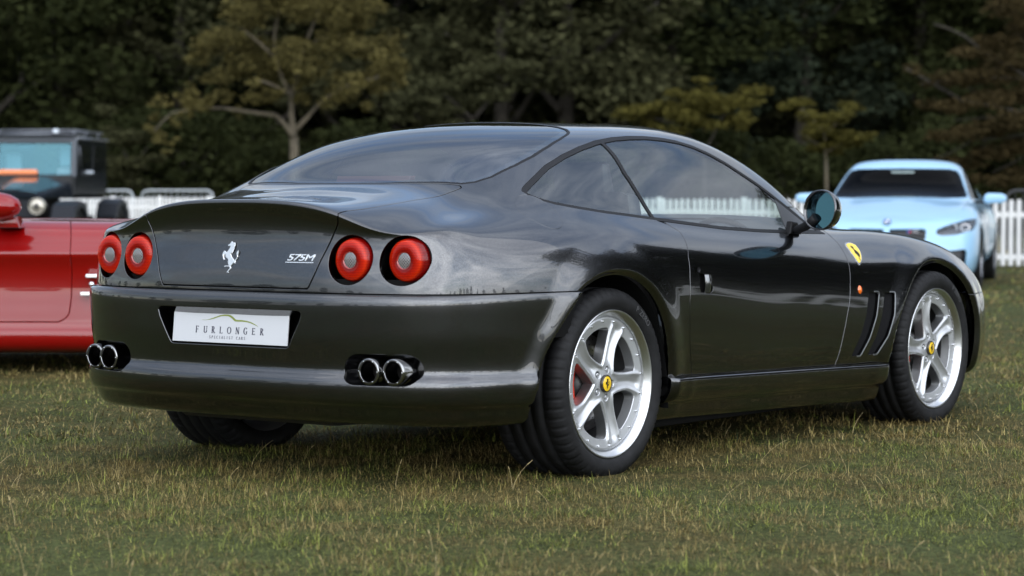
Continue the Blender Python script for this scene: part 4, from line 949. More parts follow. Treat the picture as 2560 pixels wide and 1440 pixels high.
# ---- cabin
LEATHER = mat('dark_leather', (.030, .026, .024), .5, noise=(14, .25))
TAN = mat('cabin_grey', (.022, .021, .020), .8, spec=.1)
for s in (1, -1):
    st_ = bpy.data.objects.new('seat', None); col.objects.link(st_); st_.parent = car; st_.location = (0, s*.37, 0)
    MB().box((.85, -.24, .34), (1.32, .24, .50), .06).build('cushion', LEATHER, st_, smooth=True)
    b_ = MB().prism([(.72, .46), (.86, .46), (.70, .98), (.60, .99)], 1, -.23, .23, .04).build('backrest', LEATHER, st_, smooth=True)
    MB().prism([(.61, .97), (.70, .96), (.655, 1.10), (.595, 1.10)], 1, -.12, .12, .025).build('head_restraint', LEATHER, st_, smooth=True)
MB().prism([(1.55, .50), (1.95, .50), (1.98, .86), (1.74, .875), (1.58, .80)], 1, -.70, .70, .03).build('dashboard', LEATHER, car, smooth=True)
sw = MB().tube([(0, .185*math.cos(a), .185*math.sin(a)) for a in np.linspace(0, 2*math.pi, 40, endpoint=False)], .014, 10, closed=True)
sw.lathe([(0, .03), (.05, .03), (.06, .05)], 'x', 20)
for a in (0.1, math.pi-.1, -math.pi/2): sw.tube([(.035, .04*math.cos(a), .04*math.sin(a)), (0, .18*math.cos(a), .18*math.sin(a))], .012, 6)
swo = sw.build('steering_wheel', BLACK, car); swo.location = (1.70, -.37, .705); swo.rotation_euler = (0, math.radians(-22), 0)
MB().box((-.25, -.55, .60), (.55, .55, .88), .04).build('parcel_shelf', TAN, car, smooth=True)
MB().box((-.30, -.60, .30), (2.0, .60, .34)).build('cabin_floor', SHADOW, car)
# high stop lamp behind the rear window
MB().prism([(-.17, 1.02), (-.13, 1.02), (-.13, 1.045), (-.16, 1.045)], 1, -.17, .17, .004).build('high_stop_lamp', mat('dull_red_lens', (.25, .06, .05), .3), car)
# ------------------------------------------------------------------ the field
def at(u, d, z=0.):
    """world point seen at picture column u (of 2560), d metres in front of the camera, at height z"""
    h = np.array([math.cos(YAW), math.sin(YAW)]); r = np.array([math.sin(YAW), -math.cos(YAW)])
    p = np.array(CAM[:2])+d*(h+r*(u-1280)/FPX)
    return np.array([p[0], p[1], z])
def ground_material(name, under):
    m = bpy.data.materials.new(name); m.use_nodes = True; nt = m.node_tree; b = nt.nodes['Principled BSDF']
    b.inputs['Roughness'].default_value = .95; b.inputs['Specular IOR Level'].default_value = .1
    g = nt.nodes.new('ShaderNodeNewGeometry')
    def noise(scale, det=4):
        n = nt.nodes.new('ShaderNodeTexNoise'); n.inputs['Scale'].default_value = scale; n.inputs['Detail'].default_value = det
        nt.links.new(g.outputs['Position'], n.inputs['Vector']); return n
    def ramp(n, a, ca, c, cc):
        r = nt.nodes.new('ShaderNodeValToRGB'); e = r.color_ramp.elements
        e[0].position = a; e[0].color = (*ca, 1); e[1].position = c; e[1].color = (*cc, 1); nt.links.new(n, r.inputs[0]); return r
    def mixc(f, a, c):
        x = nt.nodes.new('ShaderNodeMix'); x.data_type = 'RGBA'; nt.links.new(f, x.inputs['Factor'])
        for i, v in (('A', a), ('B', c)):
            if isinstance(v, tuple): x.inputs[i].default_value = (*v, 1)
            else: nt.links.new(v, x.inputs[i])
        return x
    big = noise(.55, 6); mid = noise(3.2, 5); fine = noise(60, 3)
    if under:      # what shows between and beyond the blades
        a = ramp(mid.outputs['Fac'], .35, (.040, .046, .013), .65, (.085, .066, .024))
        c = ramp(fine.outputs['Fac'], .30, (.35, .35, .35), .75, (1.35, 1.35, 1.35))
        x = nt.nodes.new('ShaderNodeMix'); x.data_type = 'RGBA'; x.blend_type = 'MULTIPLY'; x.inputs['Factor'].default_value = 1.
        x2 = mixc(ramp(big.outputs['Fac'], .42, (0, 0, 0), .62, (1, 1, 1)).outputs[0], (.066, .076, .026), a.outputs[0])
        nt.links.new(x2.outputs['Result'], x.inputs['A']); nt.links.new(c.outputs[0], x.inputs['B']); nt.links.new(x.outputs['Result'], b.inputs['Base Color'])
        bp = nt.nodes.new('ShaderNodeBump'); bp.inputs['Strength'].default_value = .8; bp.inputs['Distance'].default_value = .02
        nt.links.new(fine.outputs['Fac'], bp.inputs['Height']); nt.links.new(bp.outputs[0], b.inputs['Normal'])
    else:          # blades: each its own tone between green and straw, straw gathering in dry patches
        rnd = g.outputs['Random Per Island']
        green = ramp(rnd, 0., (.022, .034, .008), 1., (.30, .33, .060))
        dry = ramp(rnd, 0., (.050, .036, .012), 1., (.36, .28, .11))
        patch = nt.nodes.new('ShaderNodeMath'); patch.operation = 'MULTIPLY_ADD'
        nt.links.new(big.outputs['Fac'], patch.inputs[0]); patch.inputs[1].default_value = .62
        m2 = nt.nodes.new('ShaderNodeMath'); m2.operation = 'MULTIPLY'; nt.links.new(mid.outputs['Fac'], m2.inputs[0]); m2.inputs[1].default_value = 1.15
        nt.links.new(m2.outputs[0], patch.inputs[2])
        r2_ = nt.nodes.new('ShaderNodeMath'); r2_.operation = 'MULTIPLY_ADD'
        fr = nt.nodes.new('ShaderNodeMath'); fr.operation = 'FRACT'; mu = nt.nodes.new('ShaderNodeMath'); mu.operation = 'MULTIPLY'; mu.inputs[1].default_value = 37.
        nt.links.new(rnd, mu.inputs[0]); nt.links.new(mu.outputs[0], fr.inputs[0])
        nt.links.new(fr.outputs[0], r2_.inputs[0]); r2_.inputs[1].default_value = .30; nt.links.new(patch.outputs[0], r2_.inputs[2])
        f = ramp(r2_.outputs[0], .95, (0, 0, 0), 1.17, (1, 1, 1))
        for r_, c_ in ((green, (.094, .104, .020)), (dry, (.165, .120, .036))):
            e_ = r_.color_ramp.elements.new(.62); e_.color = (*c_, 1)
        x = mixc(f.outputs[0], green.outputs[0], dry.outputs[0])
        nt.links.new(x.outputs['Result'], b.inputs['Base Color'])
        b.inputs['Roughness'].default_value = .6; b.inputs['Specular IOR Level'].default_value = .25
    return m
GROUND = ground_material('turf_soil', True); BLADES = ground_material('grass_blades', False)
n_ = 80; gx = np.sinh(np.linspace(-6.2, 6.2, n_)); gx = gx/gx.max()*420
gxx, gyy = np.meshgrid(gx, gx, indexing='ij'); h_ = .02*np.sin(gxx*.9+1)*np.cos(gyy*.7)*np.exp(-(gxx**2+gyy**2)/4e3)*0
i = np.arange(n_*n_).reshape(n_, n_)
Q = np.stack([i[:-1, :-1], i[1:, :-1], i[1:, 1:], i[:-1, 1:]], -1).reshape(-1, 4)
tag(link('ground', np_mesh('ground', np.stack([gxx, gyy, h_+.010], -1).reshape(-1, 3), Q), None, GROUND), kind='structure')
def blades(n, d0, d1, lmin, lmax, w0, margin=1.3, power=1.):
    d = np.sqrt(rng.random(n)*(d1**2-d0**2)+d0**2) if power else rng.uniform(d0, d1, n)
    half = .2095*d+margin; lat = rng.uniform(-1, 1, n)*half
    h = np.array([math.cos(YAW), math.sin(YAW)]); r = np.array([math.sin(YAW), -math.cos(YAW)])
    p = np.array(CAM[:2])+d[:, None]*h+lat[:, None]*r
    # tufts: most blades grow in small clumps and splay outwards
    nt_ = max(1, n//22); ci = rng.integers(0, nt_, n); inn = rng.random(n) < .6
    dc = np.sqrt(rng.random(nt_)*(d1**2-d0**2)+d0**2); lc = rng.uniform(-1, 1, nt_)*(.2095*dc+margin)
    cc = np.array(CAM[:2])+dc[:, None]*h+lc[:, None]*r; sp = rng.normal(size=(n, 2))*.016*(1+d0*.08)
    p = np.where(inn[:, None], cc[ci]+sp, p); hc = rng.uniform(.7, 1.5, nt_)
    tuft = .5+.5*np.sin(p[:, 0]*9.1+2*np.sin(p[:, 1]*5.3))*np.sin(p[:, 1]*8.3+1.7*np.sin(p[:, 0]*4.1))
    big = .5+.5*np.sin(p[:, 0]*2.1+1.1)*np.sin(p[:, 1]*1.7+.5*np.sin(p[:, 0]*1.3))
    L = rng.uniform(lmin, lmax, n)*(.45+.45*tuft+.35*big)*np.where(rng.random(n) < .10, 1.9, 1)
    L = np.where(inn, L*hc[ci], L*.85)
    lean = rng.beta(1.7, 1.0, n)*1.62; az = np.where(inn, np.arctan2(sp[:, 1], sp[:, 0])+rng.normal(size=n)*.6, rng.uniform(0, 2*math.pi, n))
    dx = np.stack([np.cos(az), np.sin(az)], 1)
    perp = np.stack([-dx[:, 1], dx[:, 0]], 1)
    w = w0*rng.uniform(.6, 1.3, n)
    b0 = np.concatenate([p, np.full((n, 1), .008)], 1)
    mid = b0.copy(); mid[:, :2] += dx*(L*.5*np.sin(lean*.55))[:, None]; mid[:, 2] = L*.5*np.cos(lean*.55)
    tip = mid.copy(); tip[:, :2] += dx*(L*.55*np.sin(np.minimum(lean*1.35, 1.75)))[:, None]; tip[:, 2] += L*.55*np.cos(np.minimum(lean*1.35, 1.75)); tip[:, 2] = np.maximum(tip[:, 2], .003)
    P3 = np.concatenate([perp, np.zeros((n, 1))], 1)*w[:, None]
    A = b0-P3*.5; B = b0+P3*.5; Cc = mid+P3*.42; D = mid-P3*.42
    P = np.stack([A, B, Cc, D, tip], 1).reshape(-1, 3)
    k = (np.arange(n)*5)[:, None]
    T = np.concatenate([k+[0, 1, 2], k+[0, 2, 3], k+[3, 2, 4]])
    return P, T
parts_ = [blades(500000, 4.9, 9.5, .015, .037, .0017), blades(240000, 9.5, 16, .018, .040, .0034), blades(90000, 16, 30, .025, .045, .008, 2.), blades(45000, 30, 52, .035, .07, .015, 3.)]
off = 0; PP, TT = [], []
for P, T in parts_: PP.append(P); TT.append(T+off); off += len(P)
tag(link('grass', np_mesh('grass', np.concatenate(PP), np.concatenate(TT), smooth=False), None, BLADES), kind='stuff')
# taller dry stalks
m = MB()
for k in range(150):
    d = 5.6+12*rng.random()**1.6; p = at(rng.uniform(-60, 2620), d); L = rng.uniform(.04, .13); a = rng.uniform(0, 6.28); ln = rng.uniform(.15, .9)
    pts = [(p[0]+math.cos(a)*L*ln*t**1.7, p[1]+math.sin(a)*L*ln*t**1.7, L*t*(1-.25*ln*t)) for t in (0, .3, .6, .85, 1)]
    m.tube(pts, .0008 if d < 9 else .0013, 3, r2=.0004, caps=False)
    if rng.random() < .5: m.tube([pts[-2], pts[-1]], .0022, 3, r2=.001, caps=False)
tag(m.build('dry_grass_stalks', mat('straw', (.36, .28, .13), .7)), kind='stuff')
# a few fallen leaves and clover tufts are too small to pick apart: part of the grass

# ------------------------------------------------------------------ trees
def leaf_mat(name, dark, light, trans=.25):
    m = bpy.data.materials.new(name); m.use_nodes = True; nt = m.node_tree; b = nt.nodes['Principled BSDF']
    g = nt.nodes.new('ShaderNodeNewGeometry'); tc = nt.nodes.new('ShaderNodeTexCoord'); n = nt.nodes.new('ShaderNodeTexNoise'); n.inputs['Scale'].default_value = 1.1; n.inputs['Detail'].default_value = 3
    ad = nt.nodes.new('ShaderNodeMath'); ad.operation = 'MULTIPLY_ADD'; ad.inputs[1].default_value = .5
    r = nt.nodes.new('ShaderNodeValToRGB'); r.color_ramp.elements[0].position = .35; r.color_ramp.elements[1].position = .95
    r.color_ramp.elements[0].color = (*dark, 1); r.color_ramp.elements[1].color = (*light, 1)
    nt.links.new(tc.outputs['Object'], n.inputs['Vector']); nt.links.new(g.outputs['Random Per Island'], ad.inputs[0]); nt.links.new(n.outputs['Fac'], ad.inputs[2])
    nt.links.new(ad.outputs[0], r.inputs[0]); nt.links.new(r.outputs[0], b.inputs['Base Color'])
    b.inputs['Roughness'].default_value = .9; b.inputs['Specular IOR Level'].default_value = .03
    return m
def crown_arrays(blobs, n, size, seed, flat=0.):
    """leaf cards spread over the shells of many small clumps"""
    rg = np.random.default_rng(seed)
    B = np.array([b[:4] for b in blobs], float); wgt = B[:, 3]**2; wgt /= wgt.sum()
    k = rg.choice(len(B), n, p=wgt)
    v = rg.normal(size=(n, 3)); v /= np.linalg.norm(v, axis=1, keepdims=True); v[:, 2] = v[:, 2]*.85+.12
    rad = B[k, 3]*(1-.55*rg.random(n)**2)*rg.uniform(.85, 1.15, n)
    c = B[k, :3]+v*rad[:, None]*np.array([1, 1, .72 if not flat else .4])
    a = rg.normal(size=(n, 3)); a /= np.linalg.norm(a, axis=1, keepdims=True); a[:, 2] *= .6
    b = np.cross(a, rg.normal(size=(n, 3))); b /= np.linalg.norm(b, axis=1, keepdims=True)
    s = size*rg.uniform(.5, 1.25, n)[:, None]
    # a little pointed leaf spray: 4 corners, kite shaped
    P = np.stack([c-a*s, c+b*s*.42, c+a*s, c-b*s*.42], 1).reshape(-1, 3)
    Q = (np.arange(n)*4)[:, None]+[0, 1, 2, 3]
    return P, Q
def limb(m, p0, p1, r0, r1, bend=.15, n=6, rg=rng):
    p0 = np.array(p0, float); p1 = np.array(p1, float); L = np.linalg.norm(p1-p0); o = rg.normal(size=3)*L*bend*.5; o[2] = abs(o[2])*.5
    pts = [p0*(1-t)+p1*t+o*math.sin(math.pi*t) for t in np.linspace(0, 1, n)]
    m.tube(pts, [r0+(r1-r0)*t for t in np.linspace(0, 1, n)], 7)
BARK = mat('bark', (.034, .028, .020), .9, noise=(6, .45), bump=(18, .8, .02))
BARKL = mat('pale_bark', (.100, .082, .054), .9, noise=(6, .35), bump=(18, .8, .02))
def make_tree(name, label, H, R, base, nblob, nleaf, size, lm, bark, seed, shape='round', trunk_r=.25, cat='tree', group=None):
    rg = np.random.default_rng(seed)
    t = thing(name, label, cat, group=group)
    blobs = []
    for i in range(nblob):
        u = rg.random(); z = base+(H-base)*u
        if shape == 'round': rr_ = R*math.sqrt(max(0., 1-(2*max(u, .12)-1)**2))*(.95 if u > .5 else 1.)
        elif shape == 'cone': rr_ = R*(1-u)**.8+.25
        elif shape == 'column': rr_ = R*(1-.55*u**2)
        elif shape == 'vase': rr_ = R*(.35+.65*min(1, u*1.5))*(1 if u < .8 else 1-(u-.8)*2.2)
        a = rg.uniform(0, 2*math.pi); q = rr_*math.sqrt(rg.uniform(.25, 1.))
        s = rg.uniform(.45, 1.0)*min(1.5, .22*R+.45)
        blobs.append((q*math.cos(a), q*math.sin(a), z, s))
    P, Q = crown_arrays(blobs, nleaf, size, seed+1)
    P[:, 2] = np.maximum(P[:, 2], .05)
    link('crown', np_mesh('crown', P, Q, smooth=False), t, lm)
    m = MB(); top = H*.62 if shape != 'cone' else H*.9
    limb(m, (0, 0, -.1), (rg.normal()*.2, rg.normal()*.2, top), trunk_r, trunk_r*.35, .03, 8, rg)
    for b_ in blobs[::max(1, nblob//16)]:
        z0 = max(base*.75, min(top*.9, b_[2]-np.hypot(b_[0], b_[1])*.7)); limb(m, (0, 0, z0), b_[:3], trunk_r*.38, .03, .18, 6, rg)
    m.build('trunk', bark, t)
    return t
L_DARK = leaf_mat('dark_evergreen_leaves', (0.0058, 0.0080, 0.0029), (0.0292, 0.0336, 0.0117))
L_MID = leaf_mat('olive_green_leaves', (0.0095, 0.0109, 0.0051), (0.0541, 0.0541, 0.0249))
L_BLUE = leaf_mat('bluish_green_leaves', (0.0051, 0.0080, 0.0051), (0.0249, 0.0322, 0.0190))
L_GOLD = leaf_mat('golden_olive_leaves', (0.0219, 0.0197, 0.0073), (0.1060, 0.0892, 0.0307))
L_RUST = leaf_mat('rusty_leaves', (0.0147, 0.0116, 0.0049), (0.0551, 0.0404, 0.0171))
L_YEL = leaf_mat('yellow_green_leaves', (0.0179, 0.0172, 0.0051), (0.0861, 0.0752, 0.0179))
def put(src, u, d, s=1., rz=None, label=None, first=[None]):
    p = at(u, d)
    o = src if not src.get('used') else dup(src)
    src['used'] = 1
    o.location = p; o.rotation_euler = (0, 0, rng.uniform(0, 6.28) if rz is None else rz); o.scale = (s, s, s*rng.uniform(.94, 1.06))
    if label: o['label'] = label
    return o
GRP = 'trees of the dark wood behind the fence'
T1 = make_tree('oak_tree', 'x', 11.5, 4.4, .9, 110, 24000, .145, L_DARK, BARK, 11, 'round', .30, group=GRP)
T2 = make_tree('oak_tree', 'x', 12.5, 3.6, .6, 110, 24000, .14, L_MID, BARK, 21, 'column', .28, group=GRP)
T3 = make_tree('oak_tree', 'x', 13, 3.4, .4, 105, 23000, .135, L_BLUE, BARK, 31, 'cone', .26, group=GRP)
# wood behind the fence, from left to right; (source, column, distance, scale, label)
wood = [
 (T1, -60, 66, 1.00, 'broad dark green tree at the left edge above the black off-roader'),
 (T1, 150, 70, 1.12, 'broad dark tree directly above the roof of the black off-roader'),
 (T3, 330, 74, 1.05, 'dark pointed tree between the off-roader and the golden tree'),
 (T2, 470, 71, 1.0, 'tall dark tree just left of the golden-leaved tree'),
 (T3, 640, 77, 1.1, 'bluish dark tree hidden behind the golden tree, left of its trunk'),
 (T1, 820, 76, 1.05, 'dark tree behind the golden tree, right of its trunk'),
 (T2, 1010, 73, 1.05, 'olive dark tree above the left end of the coupe roof'),
 (T3, 1140, 76, 1.05, 'bluish dark tree above the rear window of the coupe'),
 (T2, 1275, 69, 1.02, 'grey-green clumpy tree above the middle of the coupe roof'),
 (T2, 1400, 70, 1.12, 'large grey-green tree rising above the coupe roof, clumps catching the light'),
 (T3, 1530, 76, 1.1, 'dark bluish tree above the front of the coupe roof'),
 (T1, 1680, 74, 1.05, 'dark tree behind the low yellowish tree over the windscreen'),
 (T1, 1850, 77, 1.15, 'dark tree above and left of the door mirror'),
 (T3, 1990, 73, 1.1, 'dark tree above the door mirror, behind the young sapling'),
 (T2, 2130, 76, 1.12, 'dark olive tree above the light blue car, left of its roof middle'),
 (T1, 2290, 74, 1.05, 'dark tree above the right half of the light blue car'),
 (T3, 2430, 78, 1.15, 'dark tree behind the rusty drooping tree at the right edge'),
 (T1, 2600, 72, 1.1, 'dark tree at the right edge of the picture, behind the rusty one'),
 (T3, 2760, 76, 1.1, 'dark tree just beyond the right edge'),
 (T3, -230, 72, 1.1, 'dark tree just beyond the left edge')]
for s_, u_, d_, k_, l_ in wood: put(s_, u_, d_, k_, None, l_)
# second rank that closes the gaps between the crowns
for j, u_ in enumerate(range(-250, 2900, 175)):
    put((T1, T3, T2)[j % 3], u_+rng.uniform(-40, 40), 86+rng.uniform(-3, 5), 1.25, None, 'dark tree deep in the wood, showing only between nearer crowns')
for j, u_ in enumerate(range(-200, 2900, 260)):
    put((T1, T2)[j % 2], u_+rng.uniform(-40, 40), 101+rng.uniform(-3, 5), 1.35, None, 'dark tree deep in the wood, showing only between nearer crowns')
put(T1, 1925, 90, 1.3, None, 'dark tree deep in the wood, showing only between nearer crowns')
# shrubs along the foot of the wood
SH = make_tree('bush', 'x', 2.3, 1.5, .05, 40, 6500, .10, L_DARK, BARK, 41, 'round', .06, 'bush', 'bushes at the foot of the wood')
for j, u_ in enumerate(range(-150, 2800, 105)):
    o = put(SH, u_+rng.uniform(-30, 30), 62+rng.uniform(-3, 3), rng.uniform(.75, 1.2), None, 'dark low bush at the foot of the wood')
# the golden tree
gt = thing('golden_tree', 'golden-olive spreading tree with a pale forked trunk, behind the left end of the coupe', 'tree')
gp = at(738, 56)
def rel(u, v, d=56, off=0.):
    """point relative to the golden tree's foot from picture coordinates"""
    p = at(u, d+off); z = CAM[2]+(491-v)/FPX*(d+off)
    q_ = p-gp; return (q_[0], q_[1], z)
m = MB(); rg = np.random.default_rng(5)
fork = rel(735, 345); limb(m, (0, 0, -.1), fork, .125, .10, .01, 6, rg)
limbs = [((735, 345), (728, 240), 0, .085), ((728, 240), (760, 120), .4, .06), ((735, 345), (690, 290), -.2, .07), ((690, 290), (560, 272), -.5, .05), ((560, 272), (430, 285), -.8, .035), ((430, 285), (385, 330), -.9, .02),
         ((735, 330), (790, 270), .3, .065), ((790, 270), (870, 215), .6, .05), ((870, 215), (960, 190), .8, .035), ((728, 240), (690, 150), -.5, .05), ((690, 150), (600, 70), -1.0, .035), ((760, 120), (800, 20), .8, .04), ((690, 150), (700, 30), 0, .035), ((760, 120), (850, 90), 1., .035), ((728, 240), (640, 200), -1.2, .04)]
for a, b_, o_, r_ in limbs: limb(m, rel(*a, off=o_*.5), rel(*b_, off=o_), r_, r_*.6, .08, 5, rg)
m.build('trunk', BARKL, gt)
cl = []
spots = [(600, 40, 1.0), (680, 20, 1.1), (780, 30, 1.1), (850, 60, 1.0), (900, 40, .8), (560, 90, .9), (520, 130, .7), (640, 110, 1.0), (740, 110, 1.1), (830, 130, 1.0), (910, 130, .9), (960, 160, .8), (990, 190, .6), (600, 170, .8), (690, 180, .9), (780, 190, .9), (860, 200, .8), (930, 220, .6), (640, 235, .6), (560, 250, .5), (500, 265, .5), (450, 275, .45), (400, 300, .4), (375, 330, .35), (820, 240, .55), (900, 250, .4), (720, 240, .5), (470, 240, .5), (540, 215, .5), (600, 285, .35), (860, 10, .9), (700, -60, 1.2), (800, -60, 1.2), (620, -40, 1.0), (740, -130, 1.2), (860, -70, 1.0), (950, 100, .7), (380, 350, .3), (420, 260, .4)]
for (u_, v_, r_) in spots:
    for j in range(4):
        p = rel(u_+rg.normal()*22, v_+rg.normal()*16, off=rg.uniform(-1.6, 1.6)*min(1, r_+.3)); cl.append((*p, r_*rg.uniform(.28, .52)))
P, Q = crown_arrays(cl, 21000, .075, 77)
link('crown', np_mesh('crown', P, Q, smooth=False), gt, L_GOLD); gt.location = gp
# low yellowish trees and saplings in front of the wood
def small_tree(name, label, u0, v0, d, strokes, spots, lm, n, size, bark, seed, tr=.05):
    t = thing(name, label, 'tree'); rg = np.random.default_rng(seed); g0 = at(u0, d)
    def rl(u, v, off=0.):
        p = at(u, d+off); q_ = p-g0; return (q_[0], q_[1], CAM[2]+(491-v)/FPX*(d+off))
    m = MB(); limb(m, (0, 0, -.05), rl(u0, v0), tr, tr*.7, .01, 5, rg)
    for a, b_, r_ in strokes: limb(m, rl(*a), rl(*b_, off=rg.uniform(-.4, .4)), r_, r_*.5, .08, 5, rg)
    m.build('trunk', bark, t)
    cl = []
    for (u_, v_, r_) in spots:
        for j in range(3):
            p = rl(u_+rg.normal()*12, v_+rg.normal()*8, off=rg.uniform(-.7, .7)); cl.append((*p, r_*rg.uniform(.4, .75)))
    P, Q = crown_arrays(cl, n, size, seed+3, flat=1.)
    link('crown', np_mesh('crown', P, Q, smooth=False), t, lm); t.location = g0
    return t
small_tree('young_tree', 'slender sapling with yellow-green tiers of leaves, standing just right of the door mirror', 2064, 400, 54, [((2064, 400), (2060, 330), .03), ((2060, 330), (2000, 270), .02), ((2060, 330), (2120, 290), .02), ((2064, 380), (2130, 350), .02), ((2064, 370), (2010, 340), .015)],
           [(2000, 270, .5), (2020, 300, .5), (2050, 330, .5), (2085, 300, .5), (2120, 280, .45), (2100, 330, .4), (2130, 345, .5), (2155, 340, .4), (2080, 365, .45), (2050, 375, .4), (2030, 345, .4), (1985, 262, .3)], L_YEL, 3600, .07, BARKL, 101)
small_tree('low_tree', 'low wide tree with yellow-olive leaves seen over the windscreen of the coupe', 1760, 380, 60, [((1760, 380), (1700, 310), .04), ((1760, 380), (1800, 300), .04), ((1700, 310), (1600, 290), .03), ((1800, 300), (1850, 250), .03), ((1760, 330), (1740, 250), .03)],
           [(1560, 280, .6), (1610, 290, .7), (1660, 270, .7), (1710, 280, .8), (1750, 250, .8), (1790, 270, .8), (1830, 250, .7), (1860, 240, .6), (1700, 320, .6), (1770, 310, .6), (1640, 310, .5), (1830, 300, .5), (1760, 215, .5), (1860, 290, .4), (1690, 240, .5)], L_YEL, 6500, .08, BARK, 111)
small_tree('low_tree', 'yellow-olive tree tier peeping over the highest part of the coupe roof', 1180, 300, 63, [((1180, 300), (1100, 230), .05), ((1180, 300), (1240, 220), .05)],
           [(1000, 290, .5), (1050, 250, .6), (1100, 220, .7), (1150, 200, .7), (1200, 190, .7), (1250, 170, .7), (1290, 160, .6), (1060, 300, .5), (1110, 280, .6), (1180, 260, .7), (1240, 240, .6), (1130, 310, .5), (1010, 250, .5)], L_MID, 6000, .09, BARK, 121)
wt = small_tree('drooping_tree', 'rusty brown drooping tree with bare twigs at the right edge, behind the light blue car', 2640, 300, 48, [((2640, 300), (2400, 250), .05), ((2400, 250), (2260, 170), .03), ((2640, 250), (2450, 130), .05), ((2450, 130), (2330, 60), .03), ((2640, 330), (2430, 350), .04), ((2640, 280), (2380, 300), .03), ((2600, 200), (2300, 210), .03), ((2430, 350), (2330, 400), .02), ((2640, 350), (2480, 430), .03)],
           [(2560, 60, .8), (2500, 100, .8), (2430, 130, .6), (2540, 160, .9), (2470, 190, .7), (2400, 200, .6), (2330, 200, .4), (2560, 230, .9), (2480, 260, .8), (2400, 265, .6), (2330, 270, .5), (2560, 300, .9), (2480, 320, .8), (2410, 330, .6), (2350, 340, .5), (2560, 370, .8), (2490, 390, .7), (2420, 400, .5), (2360, 400, .4), (2560, 440, .7), (2500, 450, .5), (2440, 440, .4), (2600, 0, .9), (2520, 20, .7), (2280, 180, .3), (2600, 460, .7)], L_RUST, 11000, .070, BARK, 131, .12)
small_tree('low_tree', 'olive bush-like tree low between the black off-roader and the golden tree', 330, 420, 58, [((330, 420), (300, 360), .03), ((330, 420), (370, 370), .03)],
           [(280, 330, .5), (310, 360, .5), (340, 350, .5), (290, 400, .5), (330, 420, .6), (380, 400, .5), (270, 290, .4), (300, 440, .5), (360, 450, .5)], L_MID, 3500, .08, BARK, 141)

# ------------------------------------------------------------------ trees round the rest of the field (they show in the paint and the glass)
RG = 'trees on the far side of the field, seen mirrored in the coupe'
def ring(src, az, dist, s, label, grp=RG):
    o = dup(src); o.location = (CAM[0]*0+dist*math.cos(math.radians(az)), dist*math.sin(math.radians(az)), 0); o.rotation_euler = (0, 0, rng.uniform(0, 6.28)); o.scale = (s, s, s*rng.uniform(.85, 1.15)); o['label'] = label; o['group'] = grp
    return o
for j, az in enumerate((-39.5, -36, -32.5, -28, -23, -18, -12.5, -7)):
    ring((T1, T2, T1)[j % 3], az+rng.uniform(-1, 1), 29+rng.uniform(-1, 2), (1.1, 1.6, 1.6, 1.4, 1.25, 1.05, .95, 1.)[j], 'tree beyond the open side of the field')
for j, az in enumerate(np.arange(-96, -36, 5.5)):
    ring((T1, T2, T3)[j % 3], az+rng.uniform(-1, 1), 170+rng.uniform(-10, 20), rng.uniform(.8, 1.3), 'distant tree beyond the open side of the field')
for j, az in enumerate(np.arange(100, 268, 6.5)):
    ring((T1, T2, T1)[j % 3], az+rng.uniform(-2, 2), 190+rng.uniform(-20, 30), rng.uniform(.7, 1.3), 'distant tree behind the photographer')
for j, az in enumerate((64, 72, 80, 88, 95)):
    ring((T1, T3)[j % 2], az, 70, 1.1, 'tree on the left side of the field')

# ------------------------------------------------------------------ picket fence
WHITE = mat('white_fence_paint', (.82, .81, .79), .55, noise=(3, .08))
A_ = at(-150, 1/np.interp(-150, [430, 2530], [1/49.5, 1/32.9])*1.0); 
def fence_pt(u):
    inv = 1/49.5+(u-430)*(1/32.9-1/49.5)/(2530-430)
    return at(u, 1/inv)
A_ = fence_pt(60); B_ = fence_pt(2760); dv_ = (B_-A_); Lf = np.linalg.norm(dv_); ang = math.atan2(dv_[1], dv_[0])
fence = thing('picket_fence', 'long white picket fence running across the field behind the cars', 'fence', tuple(A_), ang)
pm = MB(); w2 = .032
pm.prism([(-w2, .05), (w2, .05), (w2, .89), (w2*.8, .915), (w2*.4, .932), (0, .938), (-w2*.4, .932), (-w2*.8, .915), (-w2, .89)], 1, -.011, .011)
pk = pm.build('picket', WHITE, fence)
npk = int(Lf/.134)
for i in range(npk):
    o = pk if i == 0 else pk.copy()
    if i: col.objects.link(o); o.parent = fence
    o.location = (.067+i*.134, rng.uniform(-.002, .002), rng.uniform(-.006, .006)); o.rotation_euler = (0, rng.normal()*.006, 0)
for z_ in (.165, .735):
    MB().box((0, .011, z_-.035), (Lf, .045, z_+.035)).build('rail', WHITE, fence)
ps = None
for i in range(int(Lf/1.876)+1):
    if ps is None: ps = MB().box((-.035, .045, 0), (.035, .115, .96)).build('post', WHITE, fence); o = ps
    else: o = ps.copy(); col.objects.link(o); o.parent = fence
    o.location = (i*1.876, 0, 0)
C_ = np.array([19*math.cos(math.radians(-44)), 19*math.sin(math.radians(-44)), 0]); dv2 = C_-B_; L2 = np.linalg.norm(dv2)
fence2 = thing('picket_fence', 'white picket fence along the side of the field, mirrored in the door of the coupe', 'fence', tuple(B_), math.atan2(dv2[1], dv2[0]))
for i in range(int(L2/.134)):
    o = pk.copy(); col.objects.link(o); o.parent = fence2; o.location = (.067+i*.134, 0, 0)
for z_ in (.165, .735): MB().box((0, .011, z_-.035), (L2, .045, z_+.035)).build('rail', WHITE, fence2)
